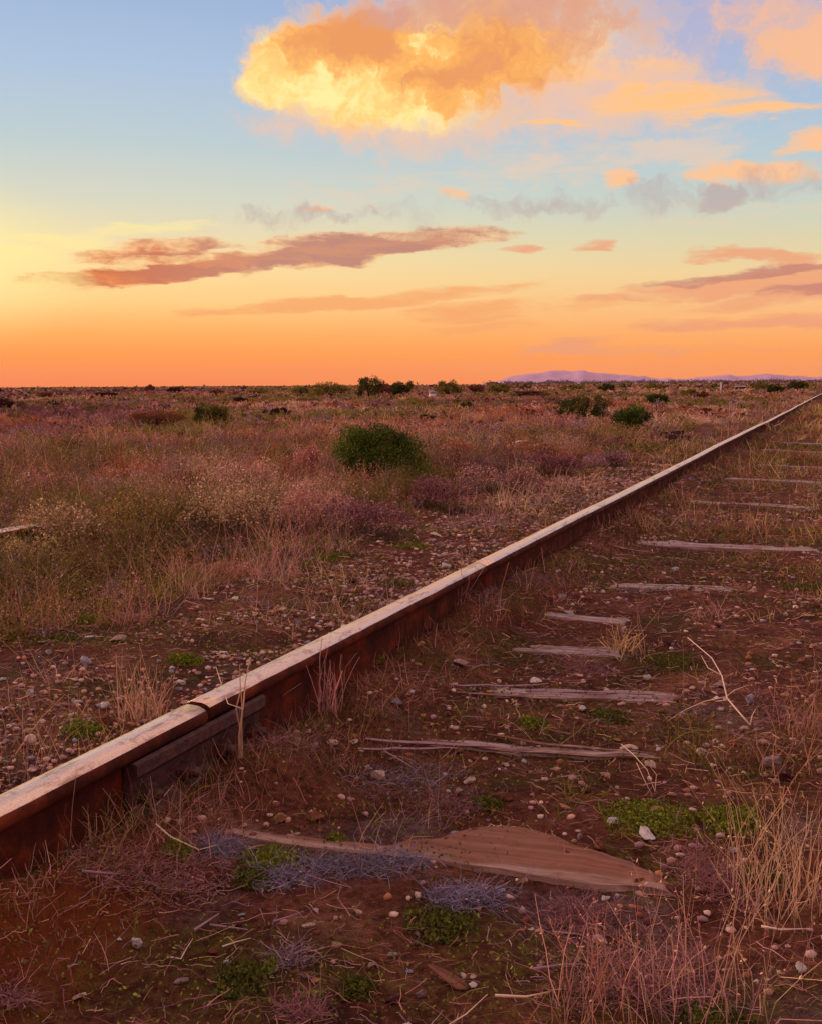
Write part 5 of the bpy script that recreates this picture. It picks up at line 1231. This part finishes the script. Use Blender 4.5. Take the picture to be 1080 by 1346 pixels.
def post():
    x, y = gp(946.5, 517); m = y/F; root = empty('signal_post', (x, y, float(ground_z(x, y)))); tag(root, 'white post with a small cross board standing before the low hills', 'post')
    V, Fc = tube_vf([(0, 0, -.1), (0, 0, 15*m)], [1.0*m, .8*m], 10); link('pole', mesh('pole', V, Fc, M_WHITE, True), root)
    V, Fc = join_vf([box_vf(0, -.9*m, 13*m, 3.4*m, .5*m, 1.4*m)]); link('board', mesh('board', V, Fc, M_WHITE), root)
    x, y = gp(952.5, 513); m = y/F; root = empty('shelter', (x, y, float(ground_z(x, y)))); tag(root, 'small dark open shelter just right of the white post', 'shelter')
    V, Fc = tube_vf([(-4*m, 0, 7.5*m), (0, 0, 9*m), (4*m, 0, 8*m)], [.8*m, 1.2*m, .8*m], 8); link('roof', mesh('roof', V, Fc, M_DARKW), root)
    for q in (-3.4, 3.2): link('leg', mesh('leg', *tube_vf([(q*m, 0, -.2), (q*m, 0, 8*m)], [.55*m]*2, 8), M_DARKW), root)
    link('bench', mesh('bench', *box_vf(-.6*m, .2*m, 2.2*m, 5*m, 2*m, 1.2*m), M_DARKW), root)
    x, y = gp(972, 512); m = y/F
    root = empty('shed', (x, y, float(ground_z(x, y)))); tag(root, 'long low shed with pale roof edge right of the shelter', 'shed')
    link('wall', mesh('wall', *box_vf(0, 0, 1.4*m, 13*m, 6*m, 3.0*m), M_DARKW), root)
    v = [(-7.2*m, -4*m, 2.9*m), (7.2*m, -4*m, 2.9*m), (7.2*m, 0, 4.4*m), (-7.2*m, 0, 4.4*m), (7.2*m, 4*m, 2.9*m), (-7.2*m, 4*m, 2.9*m)]
    link('roof', mesh('roof', v, [(0, 1, 2, 3), (3, 2, 4, 5), (0, 3, 5), (1, 4, 2), (0, 5, 4, 1)], M_GREYP), root)
post()
def timber_pile():
    base = gp(695, 522); m = base[1]/F
    for k in range(26):
        L_ = random.uniform(14, 34)*m; lvl = k//9; px = random.uniform(-20+6*lvl, 22-6*lvl); z = (1.2+lvl*2.9+random.uniform(-.4, .8))*m
        a = random.uniform(-.15, .15); b = random.uniform(-.10, .06); yy = random.uniform(-3, 3)*m*(1-lvl*.2)
        p0 = np.array([-cos(a)*L_/2, -sin(a)*L_/2, -b*L_/2]); s = random.uniform(.9, 1.5)*m
        V, Fc = box_vf(0, 0, 0, L_, s*1.3, s)
        V = [(v[0]+.3*s*random.uniform(-1, 1), v[1]+.1*s*random.uniform(-1, 1), v[2]+.15*s*random.uniform(-1, 1)) for v in V]
        o = link('old_sleeper', mesh('old_sleeper', V, Fc, M_DARKW if k != 5 else M_TWIG)); o.location = (base[0]+px*m, base[1]+yy, z+float(ground_z(*base))); o.rotation_euler = (0, b if k != 5 else .22, a)
        if k == 5: o.location = (base[0]-27*m, base[1]-4*m, 2.2*m)
        tag(o, 'dark old sleeper in the far timber pile under the hill' if k != 5 else 'pale board sticking out at the left of the far timber pile', 'timber', 'old sleepers stacked in the far pile')
timber_pile()
def timber_lump():
    # broken timbers lying in the scrub right of the middle distance
    for k, (px, py, L_, an, lb) in enumerate([(888, 583, 34, .25, 'grey broken timber lying in the scrub behind the rail, lower one'), (882, 578, 30, -.12, 'grey broken timber lying in the scrub behind the rail, upper one')]):
        x, y = gp(px, py); m = y/F; V, Fc = box_vf(0, 0, 0, L_*m, .09, .06)
        V = [(v[0]*(1+.1*random.random()), v[1], v[2]*(.7+.5*random.random())) for v in V]
        o = link('broken_timber', mesh('broken_timber', V, Fc, M_DARKW)); o.location = (x, y, float(ground_z(x, y))+.05); o.rotation_euler = (0, .08*(-1)**k, an); tag(o, lb, 'timber')
timber_lump()

# far tree line under the hills
def woodland():
    S = Soup(); n = 260
    px = rs.uniform(640, 1130, n)
    for i in range(n):
        a, _ = ang(px[i], 504); a = radians(a); D = rs.uniform(3600, 4600); x, y = D*sin(a), D*cos(a); hh = rs.uniform(7, 17)*(1.3 if rs.rand() < .1 else 1); W = hh*rs.uniform(1.0, 2.6)
        k = 46; p = rs.normal(size=(k, 3))*np.array([W*.4, W*.4, hh*.2])+np.array([x, y, hh*.6]); p[:, 2] = np.clip(p[:, 2], 0, hh*1.1)
        leaves(S, p, rnd(k, 3, 6), jit(C['dark']*1.2, k, .2), .7)
        blades(S, np.array([[x, y, 0.]]), np.array([[0, 0, 1.]]), np.array([hh*.7]), np.array([1.2]), np.array([.02]), C['dark'][None], 2, .5)
    tag(S.obj('woodland', M_FOL), 'far faded line of trees at the foot of the hills', 'woodland', kind='stuff')
woodland()

# ------------------------------------------------------------------ haze
def haze():
    V, Fc = box_vf(0, 0, 0, 2, 2, 2)
    R, lo, hi = 14500, -8, 240
    V = [(v[0]*R, v[1]*R, lo if v[2] < 0 else hi) for v in V]
    m = bpy.data.materials.new('haze_air'); m.use_nodes = True; t = NT(m.node_tree)
    out = t.new('ShaderNodeOutputMaterial'); pv = t.new('ShaderNodeVolumePrincipled'); t.l.new(pv.outputs[0], out.inputs['Volume'])
    pv.inputs['Color'].default_value = (.96, .76, .72, 1); pv.inputs['Density'].default_value = 0.30/12000; pv.inputs['Anisotropy'].default_value = .0
    o = link('haze', mesh('haze', V, Fc, m)); tag(o, kind='stuff')
    tag(o, 'pale evening haze over the plain', 'haze')
haze()

# ------------------------------------------------------------------ render settings
scene.view_settings.view_transform = 'Standard'; scene.view_settings.look = 'None'; scene.view_settings.exposure = 0.12; scene.view_settings.gamma = 1
scene.render.engine = 'CYCLES'
scene.cycles.max_bounces = 5; scene.cycles.diffuse_bounces = 3; scene.cycles.transmission_bounces = 4; scene.cycles.volume_bounces = 1
scene.cycles.use_denoising = True
